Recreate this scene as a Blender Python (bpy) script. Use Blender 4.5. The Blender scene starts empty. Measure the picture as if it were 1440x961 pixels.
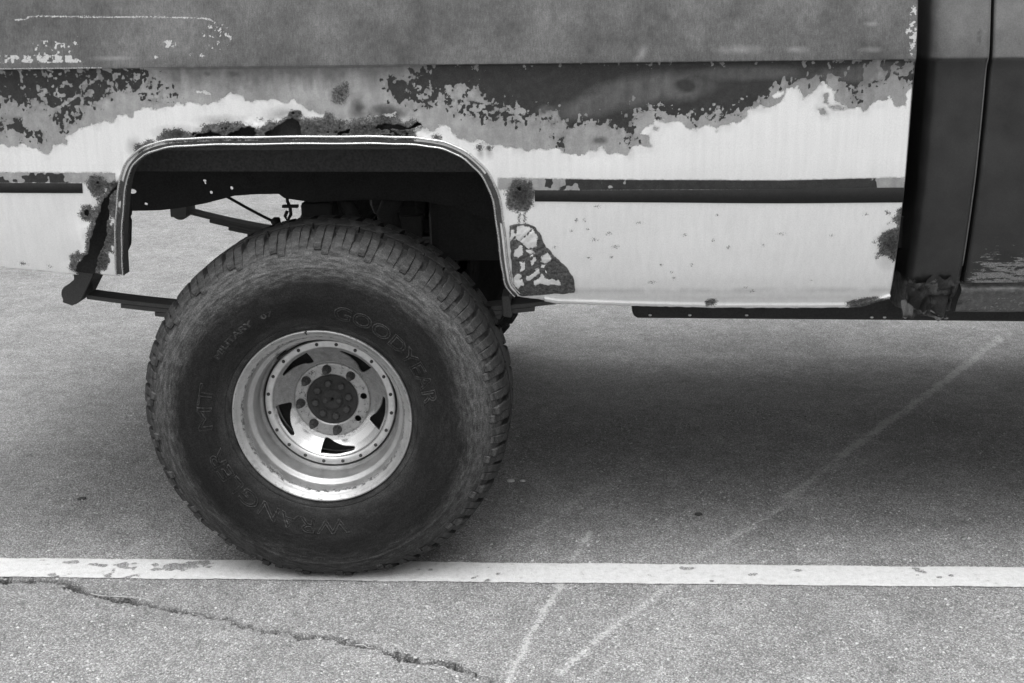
import bpy, bmesh, math, random
import numpy as np
from mathutils import Matrix, Vector, Euler

random.seed(7)
SC = bpy.context.scene
COL = SC.collection
R = math.radians

# ------------------------------------------------------------------ camera
CAM_POS = np.array([0.632, -2.8967, 1.4913])
PITCH, YAW, ROLL, FPX = 0.2868, -0.0545, -0.0153, 1763.0
_fw = np.array([math.sin(YAW)*math.cos(PITCH), math.cos(YAW)*math.cos(PITCH), -math.sin(PITCH)])
_r = np.array([math.cos(YAW), -math.sin(YAW), 0.0])
_u = np.cross(_r, _fw)
_r2 = _r*math.cos(ROLL) + _u*math.sin(ROLL)
_u2 = _u*math.cos(ROLL) - _r*math.sin(ROLL)
cd = bpy.data.cameras.new('camera')
cd.sensor_width = 36.0
cd.lens = FPX/1440.0*36.0
cd.clip_start = 0.05
cd.clip_end = 2000.0
cam = bpy.data.objects.new('camera', cd)
COL.objects.link(cam)
m3 = Matrix(((_r2[0], _u2[0], -_fw[0]), (_r2[1], _u2[1], -_fw[1]), (_r2[2], _u2[2], -_fw[2])))
cam.matrix_world = Matrix.Translation(Vector(CAM_POS)) @ m3.to_4x4()
SC.camera = cam

# ------------------------------------------------------------------ sky, sun, exposure (overcast, black and white)
SUN_EL, SUN_AZ = 80.0, 190.0       # degrees; azimuth measured like a compass with +Y as north
w = bpy.data.worlds.new('World')
SC.world = w
w.use_nodes = True
nt = w.node_tree
nt.nodes.clear()
sky = nt.nodes.new('ShaderNodeTexSky')
sky.sky_type = 'NISHITA'
sky.sun_disc = False
sky.sun_elevation = R(SUN_EL)
sky.sun_rotation = R(SUN_AZ)
sky.dust_density = 6.0
bw = nt.nodes.new('ShaderNodeRGBToBW')
bg = nt.nodes.new('ShaderNodeBackground')
bg.inputs['Strength'].default_value = 0.125
wo = nt.nodes.new('ShaderNodeOutputWorld')
nt.links.new(sky.outputs[0], bw.inputs[0])
nt.links.new(bw.outputs[0], bg.inputs[0])
nt.links.new(bg.outputs[0], wo.inputs[0])
sd = bpy.data.lights.new('sun', 'SUN')
sd.energy = 0.8
sd.angle = R(80)
sd.color = (1, 1, 1)
sun = bpy.data.objects.new('sun', sd)
COL.objects.link(sun)
az, el = R(SUN_AZ), R(SUN_EL)
to_sun = Vector((math.sin(az)*math.cos(el), math.cos(az)*math.cos(el), math.sin(el)))
sun.rotation_euler = to_sun.to_track_quat('Z', 'Y').to_euler()
SC.view_settings.view_transform = 'Standard'
SC.view_settings.look = 'None'
SC.view_settings.exposure = 1.05
SC.view_settings.gamma = 1.0
SC.view_settings.use_curve_mapping = False
SC.cycles.max_bounces = 4
SC.cycles.diffuse_bounces = 3
SC.cycles.glossy_bounces = 3
SC.cycles.transmission_bounces = 3

# ------------------------------------------------------------------ measuring helpers
def ray(x, y):
    return _fw*FPX + _r2*(x-720.0) - _u2*(y-480.5)
def at(x, y, Y):                       # point of the photograph on the upright plane at depth Y
    d = ray(x, y); t = (Y-CAM_POS[1])/d[1]
    return CAM_POS + t*d
def gr(x, y, z=0.0):                   # point of the photograph on the ground
    d = ray(x, y); t = (z-CAM_POS[2])/d[2]
    return CAM_POS + t*d
# side profile of the truck: height -> how far the sheet metal stands in
PZ = np.array([0.60, 0.70, 0.72, 0.76, 0.827, 0.88, 0.95, 1.02, 1.10, 1.20, 1.27, 1.284, 1.290, 1.296, 1.31, 1.40, 1.50, 1.60])
PY = np.array([0.20, 0.128, 0.112, 0.094, 0.077, 0.067, 0.056, 0.047, 0.043, 0.041, 0.040, 0.037, 0.0305, 0.031, 0.033, 0.050, 0.072, 0.10])
def _dense(z, y, n=12):
    oz, oy = [], []
    s = np.diff(y)/np.diff(z); m = np.concatenate([[s[0]], (s[:-1]+s[1:])/2, [s[-1]]])
    for i in range(len(z)-1):
        h = z[i+1]-z[i]
        for t in np.arange(n)/n:
            oz.append(z[i]+t*h)
            oy.append((2*t**3-3*t*t+1)*y[i]+(t**3-2*t*t+t)*h*m[i]+(-2*t**3+3*t*t)*y[i+1]+(t**3-t*t)*h*m[i+1])
    return np.array(oz+[z[-1]]), np.array(oy+[y[-1]])
_zl, _yl = _dense(PZ[:12], PY[:12]); _zu, _yu = _dense(PZ[13:], PY[13:])
PZ = np.concatenate([_zl, PZ[12:13], _zu]); PY = np.concatenate([_yl, PY[12:13], _yu])
def side_y(z):
    return np.interp(z, PZ, PY)
def on_body(x, y):
    Y = 0.05
    for _ in range(8):
        p = at(x, y, Y); Y = float(side_y(p[2]))
    return p[0], p[2]
def body_poly(pts):
    return np.array([on_body(*p) for p in pts])

# ------------------------------------------------------------------ numpy noise and distance fields
def _hash(ix, iy, s):
    h = np.sin(ix*127.1 + iy*311.7 + s*74.7)*43758.5453
    return h - np.floor(h)
def vnoise(x, y, s=0):
    ix, iy = np.floor(x), np.floor(y)
    fx, fy = x-ix, y-iy
    fx = fx*fx*(3-2*fx); fy = fy*fy*(3-2*fy)
    a, b = _hash(ix, iy, s), _hash(ix+1, iy, s)
    c, d = _hash(ix, iy+1, s), _hash(ix+1, iy+1, s)
    return (a*(1-fx)+b*fx)*(1-fy) + (c*(1-fx)+d*fx)*fy
def fbm(x, y, f, s=0, o=4, g=0.5):     # about -1..1
    v, a, t = 0.0, 1.0, 0.0
    for i in range(o):
        v = v + a*(vnoise(x*f+i*17.3, y*f-i*9.1, s+i)*2-1); t += a
        a *= g; f *= 2.03
    return v/t*1.6
def seg_dist(x, y, pts):
    d = np.full(x.shape, 9.0)
    for (x0, y0), (x1, y1) in zip(pts[:-1], pts[1:]):
        ex, ey = x1-x0, y1-y0
        t = np.clip(((x-x0)*ex+(y-y0)*ey)/(ex*ex+ey*ey+1e-12), 0, 1)
        d = np.minimum(d, np.hypot(x-x0-t*ex, y-y0-t*ey))
    return d
def poly_sd(x, y, poly, margin=0.08):  # signed distance, inside positive
    poly = np.asarray(poly)
    out = np.full(x.shape, -margin)
    m = (x > poly[:, 0].min()-margin) & (x < poly[:, 0].max()+margin) & (y > poly[:, 1].min()-margin) & (y < poly[:, 1].max()+margin)
    if not m.any():
        return out
    X, Y = x[m], y[m]
    cl = np.vstack([poly, poly[:1]])
    d = seg_dist(X, Y, cl)
    ins = np.zeros(X.shape, bool)
    for (x0, y0), (x1, y1) in zip(cl[:-1], cl[1:]):
        if y0 == y1:
            continue
        c = ((y0 > Y) != (y1 > Y)) & (X < (x1-x0)*(Y-y0)/(y1-y0)+x0)
        ins ^= c
    out[m] = np.where(ins, d, -d)
    return out
def ell_sd(x, y, cx, cy, a, b, rot=0.0):
    c, s = math.cos(rot), math.sin(rot)
    u, v = (x-cx)*c+(y-cy)*s, -(x-cx)*s+(y-cy)*c
    return (1-np.hypot(u/a, v/b))*min(a, b)
def smooth(pts, n=8, closed=False):    # Catmull-Rom through points
    P = [np.array(p, float) for p in pts]; out = []
    k = len(P)
    rng = range(k if closed else k-1)
    for i in rng:
        p0 = P[(i-1) % k] if (closed or i > 0) else P[0]*2-P[1]
        p1, p2 = P[i], P[(i+1) % k]
        p3 = P[(i+2) % k] if (closed or i+2 < k) else p2*2-p1
        for t in np.arange(n)/n:
            out.append(0.5*((2*p1)+(-p0+p2)*t+(2*p0-5*p1+4*p2-p3)*t*t+(-p0+3*p1-3*p2+p3)*t**3))
    if not closed:
        out.append(P[-1])
    return np.array(out)

# ------------------------------------------------------------------ node helpers
def new_mat(name):
    m = bpy.data.materials.new(name); m.use_nodes = True
    t = m.node_tree; b = t.nodes['Principled BSDF']
    return m, t, b
def g4(v):
    return (v, v, v, 1.0)
class G:
    """tiny graph builder: every value is a float socket or a number"""
    def __init__(s, t):
        s.t = t
    def _in(s, sock, v):
        if isinstance(v, bpy.types.NodeSocket):
            s.t.links.new(v, sock)
        else:
            sock.default_value = v
    def math(s, op, a, b=0.0, c=0.0, clamp=False):
        n = s.t.nodes.new('ShaderNodeMath'); n.operation = op; n.use_clamp = clamp
        s._in(n.inputs[0], a); s._in(n.inputs[1], b); s._in(n.inputs[2], c)
        return n.outputs[0]
    def mix(s, f, a, b):
        n = s.t.nodes.new('ShaderNodeMix'); n.data_type = 'FLOAT'
        s._in(n.inputs[0], f); s._in(n.inputs[2], a); s._in(n.inputs[3], b)
        return n.outputs[0]
    def ramp(s, v, a, b, c=0.0, d=1.0, smoothstep=False):
        n = s.t.nodes.new('ShaderNodeMapRange')
        n.interpolation_type = 'SMOOTHSTEP' if smoothstep else 'LINEAR'
        s._in(n.inputs[0], v)
        for i, q in enumerate((a, b, c, d)):
            s._in(n.inputs[1+i], q)
        return n.outputs[0]
    def attr(s, name):
        n = s.t.nodes.new('ShaderNodeAttribute'); n.attribute_name = name
        return n.outputs['Fac']
    def co(s, kind='Object', scale=(1, 1, 1)):
        n = s.t.nodes.new('ShaderNodeTexCoord'); m = s.t.nodes.new('ShaderNodeMapping')
        m.inputs['Scale'].default_value = scale
        s.t.links.new(n.outputs[kind], m.inputs[0])
        return m.outputs[0]
    def noise(s, co, scale, detail=4, rough=0.55, dist=0.0):
        n = s.t.nodes.new('ShaderNodeTexNoise')
        s.t.links.new(co, n.inputs['Vector'])
        n.inputs['Scale'].default_value = scale; n.inputs['Detail'].default_value = detail
        n.inputs['Roughness'].default_value = rough; n.inputs['Distortion'].default_value = dist
        return n.outputs['Fac']
    def vor(s, co, scale, feature='F1', out='Distance', rnd=1.0):
        n = s.t.nodes.new('ShaderNodeTexVoronoi'); n.feature = feature
        s.t.links.new(co, n.inputs['Vector'])
        n.inputs['Scale'].default_value = scale; n.inputs['Randomness'].default_value = rnd
        return n.outputs[out]
    def bw(s, c):
        n = s.t.nodes.new('ShaderNodeRGBToBW'); s.t.links.new(c, n.inputs[0]); return n.outputs[0]
    def sep(s, v):
        n = s.t.nodes.new('ShaderNodeSeparateXYZ'); s.t.links.new(v, n.inputs[0]); return n.outputs
    def sepc(s, c):
        n = s.t.nodes.new('ShaderNodeSeparateColor'); s.t.links.new(c, n.inputs[0]); return n.outputs
    def color(s, v):
        n = s.t.nodes.new('ShaderNodeCombineColor')
        for i in range(3):
            s._in(n.inputs[i], v)
        return n.outputs[0]
    def bump(s, h, dist, strength=1.0, prev=None):
        n = s.t.nodes.new('ShaderNodeBump')
        n.inputs['Distance'].default_value = dist; n.inputs['Strength'].default_value = strength
        s.t.links.new(h, n.inputs['Height'])
        if prev is not None:
            s.t.links.new(prev, n.inputs['Normal'])
        return n.outputs[0]
def plain(name, tone, rough, metal=0.0, var=0.35, scale=30.0, bump=0.0006, coat=0.0):
    m, t, b = new_mat(name); q = G(t)
    c = q.co()
    n = q.noise(c, scale, 4, 0.65); n2 = q.noise(c, scale*9, 1, 0.6)
    v = q.math('MULTIPLY', q.math('ADD', 1-var/2, q.math('MULTIPLY', n, var)), tone)
    v = q.math('MULTIPLY', v, q.ramp(n2, 0.3, 0.7, 1-var*0.35, 1+var*0.35))
    t.links.new(q.color(v), b.inputs['Base Color'])
    t.links.new(q.ramp(n, 0.3, 0.7, max(rough-0.1, 0.02), min(rough+0.12, 1)), b.inputs['Roughness'])
    b.inputs['Metallic'].default_value = metal
    b.inputs['Coat Weight'].default_value = coat
    if bump:
        t.links.new(q.bump(q.math('ADD', n, q.math('MULTIPLY', n2, 0.4)), bump), b.inputs['Normal'])
    return m

# ------------------------------------------------------------------ materials
def mat_bed():
    m, t, b = new_mat('weathered_bed_paint'); q = G(t)
    c = q.co()
    fine = q.noise(c, 380, 2, 0.7)
    grit = q.noise(c, 430, 2, 0.75)
    mid = q.noise(c, 60, 4, 0.6)
    jit = q.math('MULTIPLY', q.math('SUBTRACT', fine, 0.5), 0.011)
    def step(name, w=0.0006, j=1.0):
        v = q.math('ADD', q.attr(name), q.math('MULTIPLY', jit, j))
        return q.ramp(v, -w, w)
    # primer coat with soft oxidised areas
    col = q.math('MULTIPLY', q.ramp(mid, 0.3, 0.7, 0.30, 0.38), q.ramp(grit, 0.3, 0.7, 0.86, 1.14))
    cloud = q.noise(c, 7, 3, 0.6)
    dripn = q.noise(q.co('Object', (1, 1, 0.2)), 45, 3, 0.65)
    col = q.math('MULTIPLY', col, q.math('MULTIPLY', q.ramp(cloud, 0.3, 0.7, 0.84, 1.12), q.ramp(dripn, 0.3, 0.7, 0.86, 1.12)))
    oxid = q.math('MULTIPLY', q.ramp(mid, 0.3, 0.7, 0.10, 0.15), q.ramp(grit, 0.3, 0.7, 0.85, 1.15))
    col = q.mix(q.attr('oxide'), col, oxid)
    deep = q.math('MULTIPLY', q.ramp(mid, 0.3, 0.7, 0.020, 0.036), q.ramp(grit, 0.3, 0.7, 0.6, 1.5))
    deep = q.mix(q.math('MULTIPLY', q.attr('thin'), q.ramp(dripn, 0.3, 0.65, 0.55, 1.0)), deep, q.math('MULTIPLY', q.ramp(mid, 0.3, 0.7, 0.095, 0.130), q.ramp(grit, 0.3, 0.7, 0.8, 1.2)))
    col = q.mix(step('dark', 0.0008, 1.0), col, deep)
    # upper panel: faded grey topcoat, blotchy
    streak = q.noise(q.co('Object', (1, 1, 0.14)), 300, 2, 0.6)
    up = q.math('MULTIPLY', q.ramp(mid, 0.25, 0.75, 0.095, 0.142), q.math('MULTIPLY', q.ramp(cloud, 0.32, 0.68, 0.58, 1.30), q.ramp(streak, 0.3, 0.7, 0.82, 1.18)))
    up = q.math('MULTIPLY', up, q.ramp(grit, 0.3, 0.7, 0.72, 1.28))
    col = q.mix(q.attr('upper'), col, up)
    col = q.mix(step('chip', 0.0005, 0.8), col, q.ramp(fine, 0.3, 0.7, 0.42, 0.55))
    # white topcoat
    dirt = q.noise(q.co('Object', (1, 1, 0.06)), 90, 4, 0.55)
    wh = q.math('MULTIPLY', q.ramp(dirt, 0.35, 0.75, 0.80, 0.74), q.ramp(grit, 0.3, 0.7, 0.92, 1.08))
    ws = step('white', 0.0006, 0.8)
    edge = q.math('MULTIPLY', q.ramp(q.math('ABSOLUTE', q.math('SUBTRACT', q.attr('white'), 0.001)), 0.0035, 0.0), q.ramp(mid, 0.35, 0.6, 0.0, 0.38))  # feathered paint edge, with chip-edge shading put into the colour
    col = q.mix(ws, col, wh)
    col = q.math('MULTIPLY', col, q.math('SUBTRACT', 1.0, edge))
    # dark strip left by the old moulding
    col = q.mix(step('strip', 0.0006, 0.5), col, q.math('MULTIPLY', q.ramp(mid, 0.3, 0.7, 0.022, 0.040), q.ramp(grit, 0.3, 0.7, 0.6, 1.5)))
    # bare rust with scale
    scale_n = q.noise(c, 150, 4, 0.75)
    rs = q.math('MULTIPLY', q.ramp(scale_n, 0.32, 0.70, 0.022, 0.19), q.ramp(grit, 0.3, 0.7, 0.55, 1.5))
    rs = q.math('MULTIPLY', rs, q.ramp(q.attr('rust'), 0.0, 0.022, 1.25, 0.6))
    ru = step('rust', 0.0014, 2.6)
    col = q.mix(ru, col, rs)
    # rust bleed that has soaked into the paint
    col = q.math('MULTIPLY', col, q.math('SUBTRACT', 1.0, q.math('MULTIPLY', q.attr('stain'), q.ramp(fine, 0.25, 0.75, 0.7, 1.0))))
    t.links.new(q.color(col), b.inputs['Base Color'])
    rough = q.mix(ws, 0.62, 0.42)
    rough = q.mix(q.attr('upper'), rough, 0.50)
    rough = q.mix(ru, rough, 0.9)
    t.links.new(rough, b.inputs['Roughness'])
    b.inputs['Specular IOR Level'].default_value = 0.4
    h = q.math('ADD', q.math('MULTIPLY', ws, 0.5), q.math('MULTIPLY', ru, q.math('SUBTRACT', q.math('MULTIPLY', scale_n, 3.0), 1.0)))
    h = q.math('ADD', h, q.math('MULTIPLY', step('dark', 0.0008, 0.7), -0.3))
    h = q.math('ADD', h, q.math('MULTIPLY', grit, 0.06))
    t.links.new(q.bump(h, 0.0007, 0.8), b.inputs['Normal'])
    return m

def mat_patch():
    m, t, b = new_mat('flaking_patch'); q = G(t)
    c = q.co()
    n = q.noise(c, 150, 4, 0.75); grit = q.noise(c, 430, 2, 0.7)
    rs = q.math('MULTIPLY', q.ramp(n, 0.32, 0.70, 0.018, 0.14), q.ramp(grit, 0.3, 0.7, 0.55, 1.5))
    j = q.math('MULTIPLY', q.math('SUBTRACT', q.noise(c, 380, 3, 0.7), 0.5), 0.008)
    f = q.ramp(q.math('ADD', q.attr('flake'), j), -0.0006, 0.0006)
    col = q.mix(f, rs, q.ramp(n, 0.3, 0.7, 0.62, 0.76))
    t.links.new(q.color(col), b.inputs['Base Color'])
    t.links.new(q.mix(f, 0.9, 0.5), b.inputs['Roughness'])
    h = q.math('ADD', q.math('MULTIPLY', f, 1.0), q.math('MULTIPLY', n, 2.0))
    t.links.new(q.bump(h, 0.001, 0.9), b.inputs['Normal'])
    return m

def asphalt_nodes(q, scale=1.0):
    c = q.co()
    big = q.noise(c, 1.6, 2, 0.55); med = q.noise(c, 22, 3, 0.6)
    n1_ = q.vor(c, 230).node; v1 = n1_.outputs['Distance']; c1 = q.sepc(n1_.outputs['Color'])[0]
    n2_ = q.vor(c, 105).node; v2 = n2_.outputs['Distance']; c2 = q.sepc(n2_.outputs['Color'])[1]
    grit = q.noise(c, 600, 1, 0.6)
    blot = q.noise(c, 6.5, 3, 0.6)
    base = q.math('MULTIPLY', q.ramp(big, 0.3, 0.7, 0.29, 0.36), q.ramp(med, 0.25, 0.75, 0.80, 1.20))
    base = q.math('MULTIPLY', base, q.ramp(blot, 0.3, 0.7, 0.88, 1.12))
    stone = q.math('MULTIPLY', base, q.ramp(q.math('POWER', c1, 2.2), 0.0, 1.0, 0.78, 1.38))
    col = q.mix(q.ramp(v1, 0.42, 0.62), stone, q.math('MULTIPLY', base, 0.5))
    pale = q.math('MULTIPLY', q.math('GREATER_THAN', c2, 0.96), q.ramp(v2, 0.40, 0.30))
    col = q.mix(pale, col, q.ramp(c1, 0.0, 1.0, 0.32, 0.48))
    col = q.math('MULTIPLY', col, q.ramp(grit, 0.3, 0.7, 0.8, 1.2))
    h = q.math('ADD', q.ramp(v1, 0.1, 0.65, 1.0, 0.0), q.math('MULTIPLY', pale, 0.6))
    h = q.math('ADD', h, q.math('MULTIPLY', c1, 0.9))
    h = q.math('ADD', h, q.math('MULTIPLY', q.ramp(v2, 0.15, 0.6, 1.0, 0.0), c2))
    h = q.math('ADD', h, q.math('MULTIPLY', grit, 0.5))
    return col, h, c1
def mat_asphalt():
    m, t, b = new_mat('worn_asphalt'); q = G(t)
    col, h, med = asphalt_nodes(q)
    br = q.noise(q.co(), 120, 2, 0.75)
    sa = q.attr('scuff')
    sc = q.math('ADD', q.math('ADD', q.math('MULTIPLY', br, 0.6), q.math('MULTIPLY', med, 0.35)), q.math('MULTIPLY', sa, 0.42))
    sc = q.math('MULTIPLY', q.ramp(sc, 0.58, 0.82), q.math('MULTIPLY', sa, 2.0, 0.0, True))
    col = q.mix(q.math('MULTIPLY', sc, 0.65), col, 0.54)
    col = q.math('MULTIPLY', col, q.math('SUBTRACT', 1.0, q.attr('oil_crack_shade')))
    t.links.new(q.color(col), b.inputs['Base Color'])
    b.inputs['Roughness'].default_value = 0.86
    b.inputs['Specular IOR Level'].default_value = 0.35
    t.links.new(q.bump(h, 0.0020, 0.85), b.inputs['Normal'])
    return m
def mat_line():
    m, t, b = new_mat('worn_road_paint'); q = G(t)
    col, h, med = asphalt_nodes(q)
    c = q.co()
    n = q.noise(c, 55, 6, 0.7); f = q.noise(c, 420, 3, 0.7)
    k = q.math('ADD', q.attr('chip'), q.math('MULTIPLY', q.math('SUBTRACT', f, 0.5), 0.014))
    wear = q.ramp(k, -0.0012, 0.0012)
    pin = q.ramp(q.math('ADD', q.math('MULTIPLY', n, 0.6), q.math('MULTIPLY', f, 0.4)), 0.57, 0.65)
    wear = q.math('MAXIMUM', wear, q.math('MULTIPLY', pin, 0.6))
    wh = q.math('MULTIPLY', q.ramp(n, 0.3, 0.7, 0.62, 0.50), q.ramp(f, 0.3, 0.7, 0.9, 1.1))
    t.links.new(q.color(q.mix(wear, wh, col)), b.inputs['Base Color'])
    b.inputs['Roughness'].default_value = 0.8
    hh = q.math('ADD', q.math('MULTIPLY', h, 0.6), q.math('MULTIPLY', wear, -0.8))
    t.links.new(q.bump(hh, 0.0013, 0.7), b.inputs['Normal'])
    return m

def mat_tyre():
    m, t, b = new_mat('dusty_rubber'); q = G(t)
    c = q.co()
    r = q.attr('radius')
    x, y, z = q.sep(c)
    rr0 = q.math('SQRT', q.math('ADD', q.math('MULTIPLY', x, x), q.math('MULTIPLY', z, z)))
    cmb = t.nodes.new('ShaderNodeCombineXYZ')
    t.links.new(q.math('MULTIPLY', q.math('DIVIDE', x, rr0), 1.0), cmb.inputs[0])
    t.links.new(q.math('MULTIPLY', q.math('DIVIDE', z, rr0), 1.0), cmb.inputs[1])
    t.links.new(q.math('MULTIPLY', rr0, 11.0), cmb.inputs[2])
    pc = cmb.outputs[0]
    n = q.noise(pc, 3.0, 4, 0.6); mid = q.noise(pc, 13.0, 4, 0.7); f = q.noise(c, 330, 2, 0.75); gr_ = q.noise(c, 480, 1, 0.6)
    soft = q.noise(c, 5.0, 2, 0.5)
    rr = q.math('ADD', r, q.math('MULTIPLY', q.math('SUBTRACT', soft, 0.5), 0.06))
    rr = q.math('ADD', rr, q.math('MULTIPLY', q.math('SUBTRACT', mid, 0.5), 0.035))
    dust = q.ramp(rr, 0.335, 0.395, smoothstep=True)
    worn = q.math('MULTIPLY', q.ramp(r, 0.440, 0.459, 1.0, 0.30), q.ramp(r, 0.415, 0.430, 1.0, 0.62))
    dust = q.math('MULTIPLY', dust, q.math('MULTIPLY', q.ramp(mid, 0.28, 0.68, 0.35, 1.0), worn))
    bead = q.math('MULTIPLY', q.ramp(r, 0.270, 0.228), q.ramp(n, 0.35, 0.65, 0.12, 0.45))
    low = q.ramp(z, -0.32, 0.0, 0.55, 1.0)
    dust = q.math('MULTIPLY', dust, low)
    film = q.math('MULTIPLY', q.ramp(mid, 0.35, 0.75), q.ramp(soft, 0.35, 0.65, 0.03, 0.14))
    dust = q.math('MAXIMUM', q.math('MAXIMUM', dust, bead), film)
    rub = q.math('MULTIPLY', q.ramp(n, 0.3, 0.7, 0.006, 0.014), q.ramp(f, 0.3, 0.7, 0.35, 1.8))
    dcol = q.math('MULTIPLY', q.ramp(mid, 0.3, 0.7, 0.085, 0.19), q.ramp(gr_, 0.3, 0.7, 0.85, 1.15))
    col = q.mix(q.math('MULTIPLY', dust, q.ramp(f, 0.28, 0.68, 0.3, 1.0)), rub, dcol)
    # scuffs
    cr = q.noise(q.co('Object', (1, 1, 1)), 30, 6, 0.8, 1.5)
    scuff = q.math('MULTIPLY', q.ramp(cr, 0.66, 0.72), 0.35)
    col = q.mix(scuff, col, 0.12)
    t.links.new(q.color(col), b.inputs['Base Color'])
    t.links.new(q.mix(dust, 0.62, 0.92), b.inputs['Roughness'])
    b.inputs['Specular IOR Level'].default_value = 0.22
    t.links.new(q.bump(q.math('ADD', f, q.math('MULTIPLY', mid, 1.5)), 0.0007, 0.7), b.inputs['Normal'])
    return m

def mat_rim():
    m, t, b = new_mat('oxidised_aluminium'); q = G(t)
    c = q.co()
    x, y, z = q.sep(c)
    r = q.math('SQRT', q.math('ADD', q.math('MULTIPLY', x, x), q.math('MULTIPLY', z, z)))
    n = q.noise(c, 26, 6, 0.7); f = q.noise(c, 320, 4, 0.7); mid = q.noise(c, 75, 5, 0.7)
    # pitting collects in the channel, round the lip and on the centre plate
    ring1 = q.ramp(q.math('ABSOLUTE', q.math('SUBTRACT', q.math('ADD', r, q.math('MULTIPLY', q.math('SUBTRACT', n, 0.5), 0.012)), 0.2035)), 0.0035, 0.0015)
    pit = q.math('MULTIPLY', ring1, q.ramp(mid, 0.48, 0.58))
    lip = q.math('MULTIPLY', q.ramp(r, 0.208, 0.220), q.ramp(q.math('ADD', q.math('MULTIPLY', mid, 0.5), q.math('MULTIPLY', f, 0.5)), 0.54, 0.60))
    hubz = q.math('MULTIPLY', q.ramp(r, 0.112, 0.100), q.ramp(q.math('ADD', q.math('MULTIPLY', mid, 0.6), q.math('MULTIPLY', f, 0.4)), 0.53, 0.60))
    # centre plate: upper half duller, its shade and the lower shine painted in
    plate = q.math('MULTIPLY', q.ramp(r, 0.151, 0.148), q.ramp(r, 0.098, 0.102))
    dull_shade = q.math('MULTIPLY', plate, q.ramp(q.math('ADD', z, q.math('MULTIPLY', q.math('SUBTRACT', n, 0.5), 0.10)), -0.055, -0.03))
    dirt = q.math('MAXIMUM', q.math('MAXIMUM', pit, q.math('MULTIPLY', lip, 0.8)), hubz)
    base = q.math('MULTIPLY', q.ramp(n, 0.3, 0.7, 0.38, 0.52), q.ramp(f, 0.3, 0.7, 0.9, 1.1))
    base = q.mix(q.math('MULTIPLY', q.ramp(r, .149, .152), q.ramp(r, .170, .167)), base, q.ramp(mid, .3, .7, .62, .78))
    base = q.mix(plate, base, 0.80)
    base = q.mix(dull_shade, base, q.math('MULTIPLY', q.ramp(mid, 0.3, 0.7, 0.22, 0.36), q.ramp(f, 0.3, 0.7, 0.8, 1.2)))
    col = q.mix(dirt, base, q.ramp(f, 0.3, 0.7, 0.05, 0.13))
    t.links.new(q.color(col), b.inputs['Base Color'])
    met = q.math('MULTIPLY', q.math('SUBTRACT', 1.0, dirt), q.mix(dull_shade, 0.85, 0.45))
    t.links.new(met, b.inputs['Metallic'])
    ro = q.mix(plate, q.ramp(n, 0.3, 0.7, 0.38, 0.52), 0.22)
    ro = q.mix(dull_shade, ro, 0.55)
    t.links.new(q.mix(dirt, ro, 0.9), b.inputs['Roughness'])
    h = q.math('SUBTRACT', q.math('MULTIPLY', f, 0.25), dirt)
    t.links.new(q.bump(h, 0.0005, 0.7), b.inputs['Normal'])
    return m

def mat_cab():
    m, t, b = new_mat('dark_cab_paint'); q = G(t)
    c = q.co()
    x, y, z = q.sep(c)
    n = q.noise(c, 14, 5, 0.6); f = q.noise(c, 330, 3, 0.6); mid = q.noise(c, 55, 6, 0.72)
    # paler grey above the crease, darker below
    upper = q.ramp(z, 1.281, 1.295)
    lowc = q.math('MULTIPLY', q.ramp(n, 0.3, 0.7, 0.012, 0.028), q.ramp(f, 0.3, 0.7, 0.8, 1.2))
    upc = q.math('MULTIPLY', q.ramp(n, 0.25, 0.75, 0.065, 0.15), q.ramp(f, 0.3, 0.7, 0.82, 1.18))
    col = q.mix(upper, lowc, upc)
    sx = q.noise(q.co('Object', (0.5, 1, 2.2)), 46, 6, 0.75)
    rustm = q.math('MULTIPLY', q.ramp(z, 0.90, 0.735, smoothstep=True), q.ramp(x, 1.545, 1.60))
    chips = q.ramp(q.math('ADD', sx, q.math('MULTIPLY', rustm, 0.24)), 0.64, 0.70)
    chips = q.math('MULTIPLY', chips, q.ramp(rustm, 0.02, 0.3))
    col = q.mix(chips, col, q.ramp(f, 0.3, 0.7, 0.10, 0.28))
    w1 = q.math('MULTIPLY', q.attr('worn'), 1.0)
    wear = q.ramp(q.math('ADD', w1, q.math('MULTIPLY', q.math('SUBTRACT', mid, 0.5), 1.6)), 0.35, 0.5)
    wear = q.math('MULTIPLY', wear, q.ramp(w1, 0.01, 0.1))
    col = q.mix(wear, col, q.math('MULTIPLY', q.ramp(mid, 0.3, 0.7, 0.03, 0.15), 1.0))
    t.links.new(q.color(col), b.inputs['Base Color'])
    t.links.new(q.mix(q.math('MAXIMUM', wear, chips), q.ramp(n, 0.3, 0.7, 0.42, 0.55), 0.9), b.inputs['Roughness'])
    b.inputs['Specular IOR Level'].default_value = 0.35
    b.inputs['Coat Weight'].default_value = 0.5; b.inputs['Coat Roughness'].default_value = 0.25
    t.links.new(q.bump(q.math('ADD', q.math('MULTIPLY', f, 0.15), q.math('MULTIPLY', wear, mid)), 0.001, 0.6), b.inputs['Normal'])
    return m

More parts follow.
